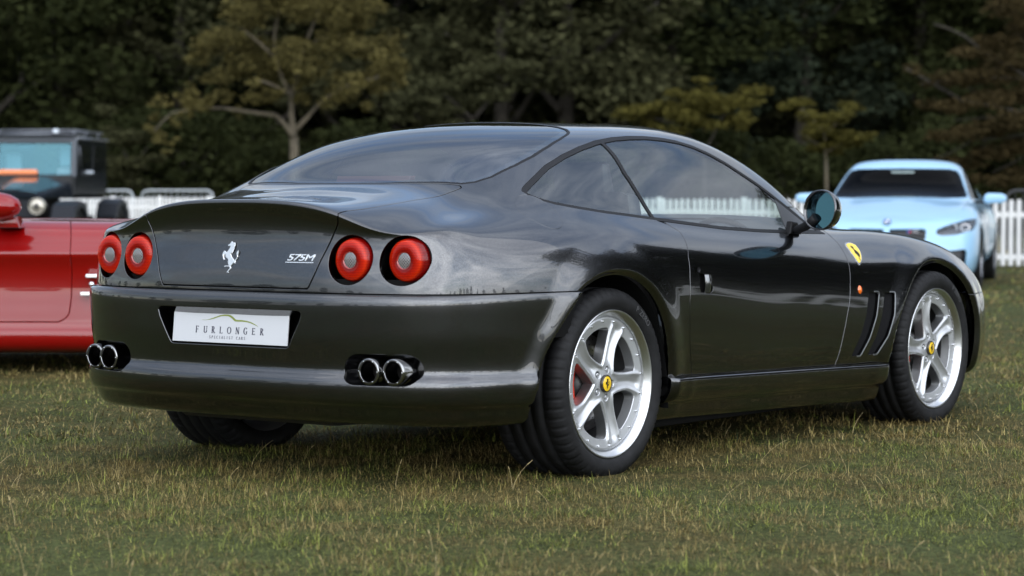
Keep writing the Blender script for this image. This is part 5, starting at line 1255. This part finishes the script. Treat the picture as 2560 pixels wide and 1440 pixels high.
# ------------------------------------------------------------------ crowd barriers
GALV = mat('galvanised_tube', (.42, .45, .46), .35, .7)
DARKT = mat('dark_tube', (.03, .03, .032), .4, .3)
def barrier(u0, u1, d, ztop, m_, label):
    a, b_ = at(u0, d), at(u1, d); L = np.linalg.norm(b_-a); dv = b_-a
    t = thing('crowd_barrier', label, 'barrier', tuple(a), math.atan2(dv[1], dv[0]), 'metal crowd barriers behind the picket fence')
    r = .13; z0, z1 = .18, ztop
    def arc(cx, cz, a0, a1): return [(cx+r*math.cos(x), 0, cz+r*math.sin(x)) for x in np.linspace(a0, a1, 6)]
    pts = arc(L-r, z1-r, math.pi/2, 0)+arc(L-r, z0+r, 0, -math.pi/2)+arc(r, z0+r, -math.pi/2, -math.pi)+arc(r, z1-r, math.pi, math.pi/2)
    MB().tube(pts, .021, 8, closed=True).build('frame', m_, t)
    n = int(L/.115); bar = None
    for i in range(1, n):
        if bar is None: bar = MB().tube([(0, 0, z0), (0, 0, z1)], .007, 6).build('bar', m_, t); o = bar
        else: o = bar.copy(); col.objects.link(o); o.parent = t
        o.location = (i*L/n, 0, 0)
    for x_ in (.3, L-.3): MB().tube([(x_, -.3, .02), (x_, -.05, .16), (x_, .05, .16), (x_, .3, .02)], .018, 6).build('foot', m_, t)
barrier(355, 532, 51.5, 1.085, GALV, 'grey metal crowd barrier right behind the fence, left of the coupe')
barrier(180, 332, 52.5, 1.085, GALV, 'grey metal crowd barrier behind the fence, partly hidden by the black off-roader')
barrier(2516, 2700, 34.6, 1.06, DARKT, 'dark metal crowd barrier behind the fence at the right edge')
# ------------------------------------------------------------------ light blue coupe (seen from the front)
def simple_loft(SECS, step=.03, nv=8):
    W_ = loft(SECS, step, nv, key=3); W_[..., 1] = np.maximum(W_[..., 1], 0); W_[0, :, 1] = 0; W_[-1, :, 1] = 0; W_[:, -1, 1] = 0
    S_ = grid_surf(W_, flip=True); o = S_.P[:, 1] < 1e-6; S_.N[o, 1] = 0; S_.N /= np.linalg.norm(S_.N, axis=1, keepdims=True)+1e-12
    return S_
def cutf(s, *fs):
    for f in fs: s = s.keep(f(s))
    return s
def poly_f(ax, poly, cond=None, rnd=0., inv=False):
    def f(s):
        a, b = s.P[:, ax[0]], s.P[:, ax[1]]; c = np.ones(len(a), bool) if cond is None else cond(s.P)
        r = only(c, a, b, poly, rnd); return -r if inv else r
    return f
def shift(fn, d): return lambda s: fn(s)+d
M2 = [
 [(-4.50, 0, .25), (-4.55, 0, .30), (-4.58, 0, .45), (-4.57, 0, .62), (-4.53, 0, .78), (-4.48, 0, .90), (-4.45, 0, .98), (-4.30, 0, 1.01), (-4.1, 0, 1.03), (-4.0, 0, 1.05), (-3.9, 0, 1.07)],
 [(-4.25, .70, .25), (-4.32, .78, .30), (-4.37, .82, .45), (-4.36, .83, .62), (-4.32, .80, .78), (-4.27, .76, .88), (-4.22, .70, .95), (-4.05, .62, .99), (-3.9, .48, 1.03), (-3.75, .25, 1.10), (-3.7, 0, 1.12)],
 [(-3.9, .80, .22), (-3.9, .88, .26), (-3.9, .93, .42), (-3.9, .94, .60), (-3.9, .925, .74), (-3.9, .88, .86), (-3.9, .80, .93), (-3.75, .68, 1.04), (-3.6, .58, 1.16), (-3.5, .32, 1.24), (-3.45, 0, 1.25)],
 [(-3.5, .80, .22), (-3.5, .90, .26), (-3.5, .945, .42), (-3.5, .955, .60), (-3.5, .94, .74), (-3.5, .88, .86), (-3.5, .79, .93), (-3.45, .71, 1.06), (-3.35, .60, 1.24), (-3.25, .35, 1.32), (-3.2, 0, 1.33)],
 [(-2.8, .80, .20), (-2.8, .86, .23), (-2.8, .90, .36), (-2.8, .915, .55), (-2.8, .91, .72), (-2.8, .87, .85), (-2.8, .80, .93), (-2.8, .74, 1.06), (-2.78, .63, 1.29), (-2.75, .50, 1.365), (-2.75, 0, 1.378)],
 [(-2.1, .80, .20), (-2.1, .86, .23), (-2.1, .895, .36), (-2.1, .905, .55), (-2.1, .90, .72), (-2.1, .86, .85), (-2.1, .80, .93), (-2.1, .74, 1.06), (-2.12, .64, 1.25), (-2.14, .50, 1.338), (-2.14, 0, 1.355)],
 [(-1.5, .80, .20), (-1.5, .87, .23), (-1.5, .91, .36), (-1.5, .925, .55), (-1.5, .915, .70), (-1.5, .87, .83), (-1.5, .80, .91), (-1.55, .74, .955), (-1.62, .66, 1.02), (-1.70, .42, 1.07), (-1.72, 0, 1.09)],
 [(-.95, .82, .18), (-.95, .89, .21), (-.95, .935, .34), (-.95, .945, .52), (-.95, .935, .67), (-.95, .88, .80), (-.95, .80, .865), (-1.0, .66, .885), (-1.1, .52, .90), (-1.2, .32, .935), (-1.22, 0, .945)],
 [(-.50, .82, .15), (-.49, .88, .18), (-.47, .915, .32), (-.48, .92, .48), (-.50, .905, .62), (-.54, .86, .735), (-.60, .78, .79), (-.68, .64, .825), (-.76, .50, .845), (-.84, .30, .865), (-.86, 0, .875)],
 [(-.24, .72, .13), (-.21, .80, .16), (-.18, .83, .30), (-.20, .83, .44), (-.24, .82, .57), (-.30, .78, .68), (-.38, .71, .74), (-.46, .59, .78), (-.54, .45, .80), (-.60, .27, .815), (-.62, 0, .82)],
 [(-.10, .45, .12), (-.06, .50, .15), (-.045, .51, .28), (-.06, .51, .42), (-.09, .51, .54), (-.13, .50, .63), (-.20, .46, .70), (-.28, .39, .735), (-.36, .30, .755), (-.42, .16, .77), (-.44, 0, .775)],
 [(-.04, 0, .12), (-.01, 0, .15), (0, 0, .28), (-.01, 0, .42), (-.04, 0, .54), (-.07, 0, .63), (-.13, 0, .69), (-.20, 0, .72), (-.26, 0, .735), (-.31, 0, .75), (-.33, 0, .755)],
]
BLUE = paint('light_blue_paint', (.30, .50, .68), .0, .35)
LB = simple_loft(M2)
p0 = at(2214, 25.3)
bc = thing('light_blue_car', 'light blue sports coupe facing the camera, parked before the fence behind the coupe nose', 'car', tuple(p0), YAW+math.pi-math.radians(14.0))
AB1 = [(-1.24+.0, .05)]+[(-.87+.365*math.cos(a), .33+.365*math.sin(a)) for a in np.linspace(math.pi, 0, 22)]+[(-.505, .05)]
AB2 = [(-3.62+.37*-1, .05)]+[(-3.62+.37*math.cos(a), .33+.37*math.sin(a)) for a in np.linspace(math.pi, 0, 22)]+[(-3.25, .05)]
farch = lambda s: np.minimum(poly_f((0, 2), AB1, lambda P: (P[:, 1] > .55))(s), poly_f((0, 2), AB2, lambda P: (P[:, 1] > .55))(s))
front = lambda P: P[:, 0] > -.75
kid = poly_f((1, 2), [(.035, .635), (.385, .640), (.400, .625), (.392, .53), (.375, .512), (.05, .505), (.035, .52)], front, .006)
head = poly_f((1, 2), [(.505, .590), (.51, .635), (.64, .690), (.80, .738), (.885, .745), (.893, .70), (.87, .635), (.72, .585), (.56, .572)], front, .003)
intk = poly_f((1, 2), [(.575, .40), (.80, .425), (.812, .40), (.80, .17), (.66, .17)], front, .01)
lowi = poly_f((1, 2), [(-1, .41), (.47, .41), (.50, .39), (.44, .19), (-1, .19)], front, .01)
wsh = poly_f((1, 2), [(-1, .935), (.30, .945), (.70, .965), (.735, .975), (.625, 1.22), (.585, 1.265), (.5, 1.285), (-1, 1.305)], lambda P: (P[:, 0] > -2.35) & (P[:, 2] > .9))
swi = poly_f((0, 2), [(-1.62, .945), (-1.75, 1.02), (-2.1, 1.20), (-2.35, 1.27), (-2.8, 1.30), (-3.1, 1.26), (-3.45, 1.08), (-3.55, .98), (-3.4, .965)], lambda P: P[:, 1] > .55)
rwi = poly_f((0, 1), [(-3.30, -1), (-3.35, .45), (-3.45, .52), (-3.85, .50), (-3.95, .45), (-4.0, -1)], lambda P: P[:, 2] > 1.0)
hoodb = poly_f((0, 1), [(-.36, -1), (-.40, .30), (-.50, .56), (-.75, .73), (-1.2, .77), (-1.50, .74), (-1.38, .5), (-1.32, -1)], lambda P: P[:, 2] > .65)
doorb = poly_f((0, 2), [(-1.52, .24), (-1.50, .6), (-1.56, .90), (-2.78, .92), (-2.82, .6), (-2.70, .27)], lambda P: (P[:, 1] > .6) & (P[:, 2] < .95))
both(cutf(LB, lambda s: -farch(s), shift(kid, 0) if False else (lambda s: -kid(s)), lambda s: -head(s), lambda s: -intk(s), lambda s: -lowi(s), lambda s: -wsh(s), lambda s: -swi(s), lambda s: -rwi(s), lambda s: .003-hoodb(s), lambda s: .003-doorb(s)).flange(.02)).build('body', BLUE, bc)
both(cutf(LB, lambda s: hoodb(s)+.003, lambda s: -kid(s)).flange(.015)).build('bonnet', BLUE, bc)
dl_ = cutf(LB, lambda s: doorb(s)+.003).flange(.015); dl_.build('door', BLUE, bc); dl_.mirror().build('door', BLUE, bc)
both(cutf(LB, wsh).offset(-.004)).build('windscreen', glass('dark_car_glass', (.05, .06, .065), 1.12), bc)
for mm in (0, 1):
    g_ = cutf(LB, swi).offset(-.004); (g_.mirror() if mm else g_).build('side_window', MATS['dark_car_glass'], bc)
both(cutf(LB, rwi).offset(-.004)).build('rear_window', MATS['dark_car_glass'], bc)
MESHB = mat('grille_black', (.006, .006, .007), .4)
for mm in (0, 1):
    f_ = (lambda s: s.mirror()) if mm else (lambda s: s)
    k = f_(cutf(LB, kid).offset(-.03)).build('kidney_grille', MESHB, bc)
    f_(cutf(LB, intk).offset(-.05)).build('side_intake', MESHB, bc)
    hl = f_(cutf(LB, head).offset(-.003)).build('headlight', glass('headlamp_cover', (.75, .78, .80), 1.5), bc)
    f_(cutf(LB, head).offset(-.05)).build('lamp_housing', mat('lamp_grey', (.10, .10, .11), .25, .6), hl)
    sg = -1 if mm else 1
    for yy_ in (.66, .79): 
        MB().tube([(-.30, sg*(yy_+.045*math.cos(a)), .655+.035*math.sin(a)) for a in np.linspace(0, 2*math.pi, 14, endpoint=False)], .008, 6, closed=True).build('light_ring', mat('white_light_ring', (.8, .8, .82), .2), hl)
    # kidney slats
    MB().box((-.10, sg*.04-.0, .57), (-.085, sg*.39, .578)).build('slat', mat('slat_black', (.02, .02, .022), .3), k)
both(cutf(LB, lowi).offset(-.06)).build('lower_intake', MESHB, bc)
rd = MB().lathe([(0, .004), (.040, .004), (.041, 0)], 'x', 28).build('roundel', mat('roundel_ring', (.05, .05, .055), .2, .5, coat=1.), bc); rd.location = (-.135, 0, .716); rd.rotation_euler = (0, math.radians(-52), 0)
q_ = MB(); 
for a0 in (0, math.pi): q_.prism([(0, 0)]+[(.027*math.cos(a), .027*math.sin(a)) for a in np.linspace(a0, a0+math.pi/2, 8)], 0, .004, .006)
q_.build('roundel_quarters', mat('roundel_white', (.8, .8, .8), .3), rd)
q_ = MB()
for a0 in (math.pi/2, 1.5*math.pi): q_.prism([(0, 0)]+[(.027*math.cos(a), .027*math.sin(a)) for a in np.linspace(a0, a0+math.pi/2, 8)], 0, .004, .006)
q_.build('roundel_quarters', mat('roundel_blue', (.03, .12, .45), .3), rd)
tmm = text_mesh('M2', .045, .001, 1., .2); lm_ = link('model_badge', tmm, bc, mat('badge_light', (.6, .6, .62), .3)); lm_.matrix_local = Matrix.Translation((-.045, .30, .615)) @ Matrix(((0, 0, 1, 0), (1, 0, 0, 0), (0, 1, 0, 0), (0, 0, 0, 1)))
for c_, dy in (('stripe_blue', (.02, .15, .5)), ('stripe_violet', (.05, .02, .2)), ('stripe_red', (.7, .02, .03))):
    k_ = ('stripe_blue', 'stripe_violet', 'stripe_red').index(c_)
    MB().prism([(.215+.011*k_, .598), (.224+.011*k_, .598), (.231+.011*k_, .632), (.222+.011*k_, .632)], 0, -.048, -.044).build('badge_stripe', mat(c_, dy, .4), bc)
def plain_wheel(parent, x, y, R, w, rimr, rimm, spokes=10, out=1, name='wheel'):
    o = bpy.data.objects.new(name, None); col.objects.link(o); o.parent = parent; o.location = (x, y, R)
    h = w/2
    MB().lathe([(rimr, -h*.8), (rimr+.02, -h), (R-.03, -h), (R-.008, -h*.85), (R, -h*.5), (R, h*.5), (R-.008, h*.85), (R-.03, h), (rimr+.02, h), (rimr, h*.8)], 'y', 48).build('tyre', RUBBER, o)
    s = MB().lathe([(rimr+.002, out*h*.9), (rimr-.012, out*h*.75), (rimr-.02, out*h*.2), (rimr-.02, -out*h*.5)], 'y', 40)
    s.lathe([(0, out*h*.55), (.06, out*h*.55), (.075, out*h*.35)], 'y', 20)
    for i in range(spokes):
        a = 2*math.pi*i/spokes; ca, sa = math.cos(a), math.sin(a)
        v = [(.06, -.02), (rimr-.012, -.013), (rimr-.012, .013), (.06, .02)]
        vs = [s.bm.verts.new((p*ca-q*sa, out*h*.58, p*sa+q*ca)) for p, q in v]+[s.bm.verts.new((p*ca-q*sa, out*h*.30, p*sa+q*ca)) for p, q in v]
        s.bm.faces.new(vs[:4]); [s.bm.faces.new((vs[j], vs[(j+1) % 4], vs[(j+1) % 4+4], vs[j+4])) for j in range(4)]
    s.build('rim', rimm, o, recalc=True)
    return o
RIMG = mat('grey_rim', (.30, .31, .33), .3, .8)
for x_, y_ in ((-.87, .80), (-.87, -.80), (-3.62, .80), (-3.62, -.80)): plain_wheel(bc, x_, y_, .338, .27, .245, RIMG, 10, 1 if y_ > 0 else -1)
for s_ in (1, -1):
    mo = MB().prism([(s_*.90, .925), (s_*.94, .90), (s_*1.10, .905), (s_*1.15, .93), (s_*1.145, .985), (s_*1.10, 1.01), (s_*.95, 1.015), (s_*.91, .99)], 0, -1.72, -1.60, .022).build('door_mirror', BLUE, bc, smooth=True, recalc=True)
    MB().box((-1.71, min(s_*.80, s_*.93), .905), (-1.64, max(s_*.80, s_*.93), .93), .008).build('mirror_stalk', BLACK, bc)
# cabin of the blue car
MB().box((-4.3, -.84, .24), (-.35, .84, .30)).build('floor_pan', SHADOW, bc)
MB().prism([(-1.75, .5), (-1.35, .5), (-1.35, .90), (-1.70, .93)], 1, -.70, .70, .03).build('dashboard', BLACK, bc)
for s_ in (1, -1):
    MB().prism([(-2.75, .4), (-2.35, .4), (-2.55, 1.0), (-2.62, 1.17), (-2.72, 1.16), (-2.85, .9)], 1, s_*.38-.24, s_*.38+.24, .05).build('seat', mat('red_black_seat', (.05, .012, .012), .6), bc, smooth=True)
MB().tube([(-1.80, -.38+.18*math.cos(a), .86+.18*math.sin(a)) for a in np.linspace(0, 2*math.pi, 28, endpoint=False)], .014, 8, closed=True).build('steering_wheel', BLACK, bc)
MB().box((-1.98, -.13, 1.20), (-1.95, .13, 1.26), .01).build('inside_mirror', mat('mirror_grey', (.2, .25, .25), .2, .6), bc)
MB().box((-3.9, -.80, .30), (-3.0, .80, .92), .05).build('rear_bench', BLACK, bc)
for s_ in (1, -1):
    for xc in (-.87, -3.62):
        m = MB(); vv0 = [m.bm.verts.new((xc+.368*math.cos(a), s_*.90, .33+.368*math.sin(a))) for a in np.linspace(-.3, math.pi+.3, 20)]; vv1 = [m.bm.verts.new((xc+.368*math.cos(a), s_*.5, .33+.368*math.sin(a))) for a in np.linspace(-.3, math.pi+.3, 20)]
        for i in range(19): m.bm.faces.new((vv0[i], vv0[i+1], vv1[i+1], vv1[i]))
        m.bm.faces.new(vv1); m.build('wheel_housing', SHADOW, bc)

# ------------------------------------------------------------------ red roadster at the left edge
SLR = []
def rs(x, w, zc, top, dx=0, cab=None):
    """w half width, top = wing height"""
    r = [(w-.12, .12), (w-.05, .135), (w-.008, .17), (w, .235), (w-.022, .262), (w-.026, .33), (w-.040, .46), (w-.036, .58), (w+.006, .648), (w+.004, .668), (w-.016, .700), (w-.040, .765), (w-.085, top-.035), (w-.17, top)]
    if cab: r += [(w-.24, cab*.25+top*.75), (w-.32, cab*.65+top*.35), (w-.42, cab), (w-.65, cab+.04), (0, cab+.05)]
    else: r += [(w-.30, top+.002), (w-.45, zc-.025), (w-.6, zc-.01), (w-.75, zc), (0, zc)]
    return [(x+dx, y, z) for y, z in r]
SLR = [
 [(-2.72+.03*i*(i > 12), 0, z) for i, z in enumerate([.20, .22, .26, .32, .36, .42, .52, .60, .68, .72, .76, .80, .84, .86, .87, .875, .88, .88, .88])],
 [(-2.55, y, z) for y, z in zip([.55, .62, .66, .68, .68, .68, .69, .70, .70, .70, .69, .67, .64, .60, .54, .46, .34, .18, 0], [.18, .2, .24, .30, .34, .40, .50, .58, .66, .70, .74, .79, .83, .86, .875, .885, .89, .895, .895])],
 rs(-2.3, .90, .88, .85), rs(-1.95, .955, .90, .86, 0, 1.05), rs(-1.55, .945, .92, .85, 0, 1.16), rs(-1.15, .935, .86, .84, 0, .98), rs(-.75, .93, .838, .838), rs(-.35, .932, .835, .838), rs(0, .935, .83, .834), rs(.5, .955, .83, .832), rs(.95, .965, .82, .82), rs(1.35, .945, .79, .78),
 [(1.62, y*.86, z*.92) for _, y, z in rs(0, .93, .80, .76)], [(1.80, y*.52, z*.86) for _, y, z in rs(0, .93, .76, .72)], [(1.86, 0, z*.84) for _, y, z in rs(0, .93, .74, .70)]]
RED = paint('red_paint', (.21, .0015, .0015), .0, .3, 0., 1.5)
RS = simple_loft(SLR, .03, 7)
pr_ = at(175, 13.15); hdir = YAW-math.pi/2
off_ = np.array([math.cos(YAW), math.sin(YAW)])*.94
rc = thing('red_roadster', 'bright red roadster cut off by the left edge, its door, mirror and front wing showing', 'car', (pr_[0]+off_[0], pr_[1]+off_[1], 0), hdir)
dorr = poly_f((0, 2), [(-.012, .80), (-.004, .76), (0, .66), (.002, .55), (-.002, .42), (-.012, .34), (-.03, .31), (-.07, .292), (-1.25, .292), (-1.32, .5), (-1.30, .9), (-.12, .9), (-.06, .855), (-.028, .83)], lambda P: P[:, 1] > .5)
ar1 = [(.62, .0)]+[(.98+.365*math.cos(a), .33+.365*math.sin(a)) for a in np.linspace(math.pi, 0, 22)]+[(1.345, .0)]
ar2 = [(-2.07, .0)]+[(-1.70+.37*math.cos(a), .33+.37*math.sin(a)) for a in np.linspace(math.pi, 0, 22)]+[(-1.33, .0)]
far = lambda s: np.minimum(poly_f((0, 2), ar1, lambda P: P[:, 1] > .5)(s), poly_f((0, 2), ar2, lambda P: P[:, 1] > .5)(s))
rwn = poly_f((0, 2), [(-1.15, .90), (-1.35, 1.06), (-1.6, 1.125), (-1.9, 1.05), (-2.0, .92)], lambda P: (P[:, 1] > .45) & (P[:, 2] > .88))
rwsc = poly_f((0, 1), [(-.98, -1), (-1.02, .46), (-1.25, .50), (-1.40, .45), (-1.42, -1)], lambda P: P[:, 2] > .86)
rvent = poly_f((0, 2), [(.075, .565), (.40, .565), (.42, .42), (.045, .42)], lambda P: P[:, 1] > .6, .01)
both(cutf(RS, lambda s: .005-dorr(s), lambda s: -far(s), lambda s: -rwn(s), lambda s: -rwsc(s)).flange(.02, .004)).build('body', RED, rc)
for mm in (0, 1):
    f_ = (lambda s: s.mirror()) if mm else (lambda s: s); sg = -1 if mm else 1
    f_(cutf(RS, lambda s: dorr(s)+.005, lambda s: -rwn(s)).flange(.02, .004)).build('door', RED, rc)
    f_(cutf(RS, rwn).offset(-.004)).build('side_window', MATS['dark_car_glass'], rc)
    for z_ in (.542, .446):
        MB().box((.085 if z_ > .5 else .055, min(sg*.915, sg*.955), z_-.009), (.40, max(sg*.915, sg*.965), z_+.009), .003).build('chrome_bar', mat('bright_chrome', (.95, .95, .96), .3, .6), rc)
    MB().lathe([(0, .0), (.012, .0), (.016, .02)] if sg < 0 else [(0, 0), (.012, 0), (.016, -.02)], 'y', 16, (.115, sg*.955, .497), ).build('wing_emblem', CHROME, rc, recalc=True)
    if mm == 0: continue                                          # only the near mirror shows
    mr_ = MB(); rings = []
    for t_, k_ in ((-.13, .90), (-.125, 1.0), (-.09, 1.04), (-.03, .98), (.03, .80), (.07, .5), (.085, .2)):
        rings.append([mr_.bm.verts.new((-.33+t_*1.0, sg*(1.03+.115*k_*math.cos(a)), .915+.078*k_*math.sin(a)-.01*t_)) for a in np.linspace(0, 2*math.pi, 24, endpoint=False)])
    for A, B in zip(rings[:-1], rings[1:]):
        for i in range(24): mr_.bm.faces.new((A[i], A[(i+1) % 24], B[(i+1) % 24], B[i]))
    mr_.bm.faces.new(rings[-1]); rm = mr_.build('door_mirror', RED, rc, smooth=True, recalc=True)
    g3 = MB(); g3.bm.faces.new([g3.bm.verts.new((-.452, sg*(1.03+.1*math.cos(a)), .915+.066*math.sin(a))) for a in np.linspace(0, 2*math.pi, 24, endpoint=False)]); g3.build('mirror_glass', MATS['blue_mirror'], rm)
    MB().prism([(-.40, .80), (-.26, .80), (-.28, .86), (-.38, .86)], 1, sg*.84, sg*1.0, .01).build('mirror_foot', RED, rc, smooth=True, recalc=True)
both(cutf(RS, rwsc).offset(-.004)).build('windscreen', MATS['dark_car_glass'], rc)
for x_, y_ in ((.98, .80), (.98, -.80), (-1.70, .80), (-1.70, -.80)): plain_wheel(rc, x_, y_, .338, .26, .245, RIMG, 7, 1 if y_ > 0 else -1)
MB().box((-2.4, -.55, .13), (1.6, .55, .25)).build('floor_pan', SHADOW, rc)
MB().box((-1.25, -.84, .13), (.55, .84, .25)).build('floor_pan', SHADOW, rc)
for s_ in (1, -1):
    for xc in (.98, -1.70):
        m = MB(); vv0 = [m.bm.verts.new((xc+.368*math.cos(a), s_*.90, .33+.368*math.sin(a))) for a in np.linspace(-.3, math.pi+.3, 20)]; vv1 = [m.bm.verts.new((xc+.368*math.cos(a), s_*.5, .33+.368*math.sin(a))) for a in np.linspace(-.3, math.pi+.3, 20)]
        for i in range(19): m.bm.faces.new((vv0[i], vv0[i+1], vv1[i+1], vv1[i]))
        m.bm.faces.new(vv1); m.build('wheel_housing', SHADOW, rc)

# ------------------------------------------------------------------ black off-roader
OB = mat('black_offroader_paint', (.005, .007, .010), .25, coat=.12, spec=.25)
OG = mat('black_plastic', (.010, .012, .016), .42, spec=.2)
RAIL = mat('grey_tube', (.16, .17, .19), .3, .6)
po = at(44, 36.2)
oc = thing('off_road_vehicle', 'high black off-roader with round headlights and roof rack, facing the camera at the left edge', 'off-roader', tuple(po), YAW+math.pi-math.radians(3.5))
# x forward (0 = front axle), y left (picture right)
cab = MB().prism([(-.98, .98), (-.98, 1.28), (-1.06, 1.80), (-1.14, 1.86), (-3.05, 1.86), (-3.10, 1.80), (-3.10, .98)], 1, .55, .625, .02).build('cab_side', OB, oc)
MB().prism([(-.98, .98), (-.98, 1.28), (-1.06, 1.80), (-1.14, 1.86), (-3.05, 1.86), (-3.10, 1.80), (-3.10, .98)], 1, -.625, -.55, .02).build('cab_side', OB, oc)
MB().box((-3.10, -.60, 1.80), (-1.08, .60, 1.88), .03).build('roof', OB, oc)
MB().box((-1.02, -.60, .95), (-.93, .60, 1.29), .02).build('cowl', OB, oc)
MB().box((-3.12, -.60, .95), (-3.04, .60, 1.35), .02).build('rear_panel', OB, oc)
MB().box((-3.08, -.58, .93), (-.98, .58, 1.0)).build('cab_floor', SHADOW, oc)
wf_ = MB()
for s_ in (1, -1): wf_.prism([(-.95, 1.26), (-1.00, 1.26), (-1.10, 1.83), (-1.04, 1.83)], 1, s_*.555, s_*.645, .012)
wf_.box((-1.10, -.57, 1.765), (-1.03, .57, 1.83), .01)
wf_.build('windscreen_frame', mat('slate_frame', (.045, .052, .062), .35, .3), oc)
sg_ = MB(); v = [sg_.bm.verts.new(p) for p in ((-.985, -.56, 1.285), (-.985, .56, 1.285), (-1.058, .56, 1.77), (-1.058, -.56, 1.77))]; sg_.bm.faces.new(v)
sg_.build('windscreen', glass('teal_windscreen', (.50, .78, .84), 2.2, 0., (.26, .56, .68)), oc)
for s_ in (1, -1):
    for (xa, xb) in ((-1.12, -2.0), (-2.1, -2.98)):
        MB().prism([(xa-.05, 1.36), (xa-.12, 1.76), (xb, 1.76), (xb, 1.36)], 1, s_*.626, s_*.630).build('side_window', mat('black_side_glass', (.008, .009, .010), .06, coat=.5), oc)
    MB().tube([(-1.25, s_*.62, 1.34), (-1.25, s_*.68, 1.34), (-1.25, s_*.72, 1.35)], .012, 6).build('mirror_arm', OG, oc)
    mm_ = MB().box((-1.32, s_*.74-.11, 1.28), (-1.25, s_*.74+.11, 1.36), .03).build('door_mirror', mat('mirror_shell_grey', (.20, .22, .24), .2, .7), oc, smooth=True)
    MB().tube([(-1.20, s_*.64, 1.72), (-1.32, s_*.64, 1.40)], .012, 6).build('door_bar', RAIL, oc)
    # angular wings
    MB().prism([(.52, .42), (.55, .62), (.40, .83), (.05, .90), (-.30, .86), (-.46, .60), (-.46, .48), (-.36, .48), (-.26, .72), (.02, .80), (.30, .74), (.43, .58), (.43, .42)], 1, s_*.62, s_*.97, .015).build('front_wing', OG, oc)
    MB().prism([(-2.35, .42), (-2.32, .66), (-2.48, .86), (-2.80, .93), (-3.15, .88), (-3.30, .62), (-3.30, .48), (-3.20, .48), (-3.10, .74), (-2.82, .82), (-2.55, .76), (-2.42, .60), (-2.42, .42)], 1, s_*.62, s_*.95, .015).build('rear_wing', OG, oc)
    hl = MB().lathe([(0, .06), (.07, .065), (.105, .05), (.118, .03), (.118, .0)], 'x', 28).build('headlight', mat('warm_headlamp_glass', (.50, .46, .38), .12, .5, coat=1.), oc); hl.location = (.46, s_*.42, .815)
    MB().lathe([(.100, .055), (.112, .068), (.128, .055), (.130, -.08), (0, -.09)], 'x', 28).build('bezel', mat('brushed_bezel', (.30, .28, .24), .25, .9), hl)
    MB().lathe([(0, .068), (.045, .070), (.055, .062)], 'x', 20).build('bulb_shield', mat('dark_bulb_shield', (.06, .055, .05), .3, .5), hl)
    for x_ in (0, -2.82): plain_wheel(oc, x_, s_*.78, .42, .28, .22, OG, 6, s_)
# bonnet: folded panels
bn = MB()
bn.prism([(-.55, 0.98), (.55, .98), (.55, 1.06), (.30, 1.13), (-.30, 1.20), (-.55, 1.20)], 1, -.1, .1)
bn.bm.clear()
pts_f = [(.50, -.46, .92), (.50, .46, .92), (.52, .42, 1.01), (.52, .12, 1.06), (.52, -.12, 1.06), (.52, -.42, 1.01)]
pts_r = [(-.95, -.60, .94), (-.95, .60, .94), (-.95, .58, 1.17), (-.95, .22, 1.27), (-.95, -.22, 1.27), (-.95, -.58, 1.17)]
a_ = [bn.bm.verts.new(p) for p in pts_f]; b_ = [bn.bm.verts.new(p) for p in pts_r]
bn.bm.faces.new(a_); bn.bm.faces.new(b_[::-1])
for i in range(6): bn.bm.faces.new((a_[i], b_[i], b_[(i+1) % 6], a_[(i+1) % 6]))
bmesh.ops.recalc_face_normals(bn.bm, faces=bn.bm.faces[:]); bmesh.ops.bevel(bn.bm, geom=bn.bm.edges[:], offset=.02, segments=2, affect='EDGES')
bn.build('bonnet', paint('dark_blue_black_paint', (.014, .020, .032), .5, .25), oc)
MB().box((.30, -.42, .60), (.46, .42, .95), .03).build('radiator_grille', OG, oc)
MB().box((.62, -.85, .50), (.74, .85, .62), .03).build('bumper', OG, oc)
MB().box((-2.9, -.45, .52), (.5, .45, .66)).build('chassis', SHADOW, oc)
MB().box((-.9, -.40, .60), (.40, .40, .95)).build('engine', SHADOW, oc)
for x_ in (0, -2.82): MB().tube([(x_, -.75, .42), (x_, .75, .42)], .06, 10).build('axle', SHADOW, oc)
rk = MB()
zr = 1.965
rk.tube([(-1.15, -.57, zr), (-1.15, .57, zr), (-3.05, .57, zr), (-3.05, -.57, zr)], .018, 6, closed=True)
rk.build('roof_rack', RAIL, oc)
for x_ in (-1.5, -1.9, -2.3): MB().tube([(x_, -.57, zr), (x_, .57, zr)], .012, 6).build('rack_bar', RAIL, oc)
for x_ in (-1.15, -1.9, -2.75):
    for s_ in (1, -1): MB().tube([(x_, s_*.57, 1.86), (x_, s_*.57, zr)], .012, 6).build('rack_foot', RAIL, oc)
MB().tube([(-1.06, .64, 1.845), (-3.1, .64, 1.855)], .022, 8).build('gutter', RAIL, oc); MB().tube([(-1.06, -.64, 1.845), (-3.1, -.64, 1.855)], .022, 8).build('gutter', RAIL, oc)
MB().tube([(-1.10, -.60, 1.905), (-1.10, .25, 1.905)], .022, 8).build('light_bar', RAIL, oc)
MB().lathe([(0, .06), (.04, .05), (.05, 0)], 'z', 16, (-1.12, .30, 1.93)).build('beacon', mat('pale_beacon', (.55, .60, .64), .3), oc, recalc=True)
MB().box((-.985, -.56, 1.285), (-.925, .06, 1.365), .03).build('orange_bag', mat('orange_cloth', (.85, .26, .10), .7), oc)
MB().box((-1.50, .24, 1.22), (-1.40, .52, 1.40), .04).build('seat_back', mat('pale_pink_cloth', (.55, .30, .28), .8), oc); MB().box((-1.50, .28, 1.42), (-1.42, .48, 1.72), .04).build('head_restraint', mat('grey_pink_cloth', (.38, .32, .34), .8), oc)
MB().box((-1.50, -.62, 1.20), (-1.42, -.32, 1.62), .04).build('seat_back', MATS['grey_pink_cloth'], oc)
MB().box((-1.12, -.28, 1.66), (-1.09, -.02, 1.745), .015).build('inside_mirror', OG, oc)
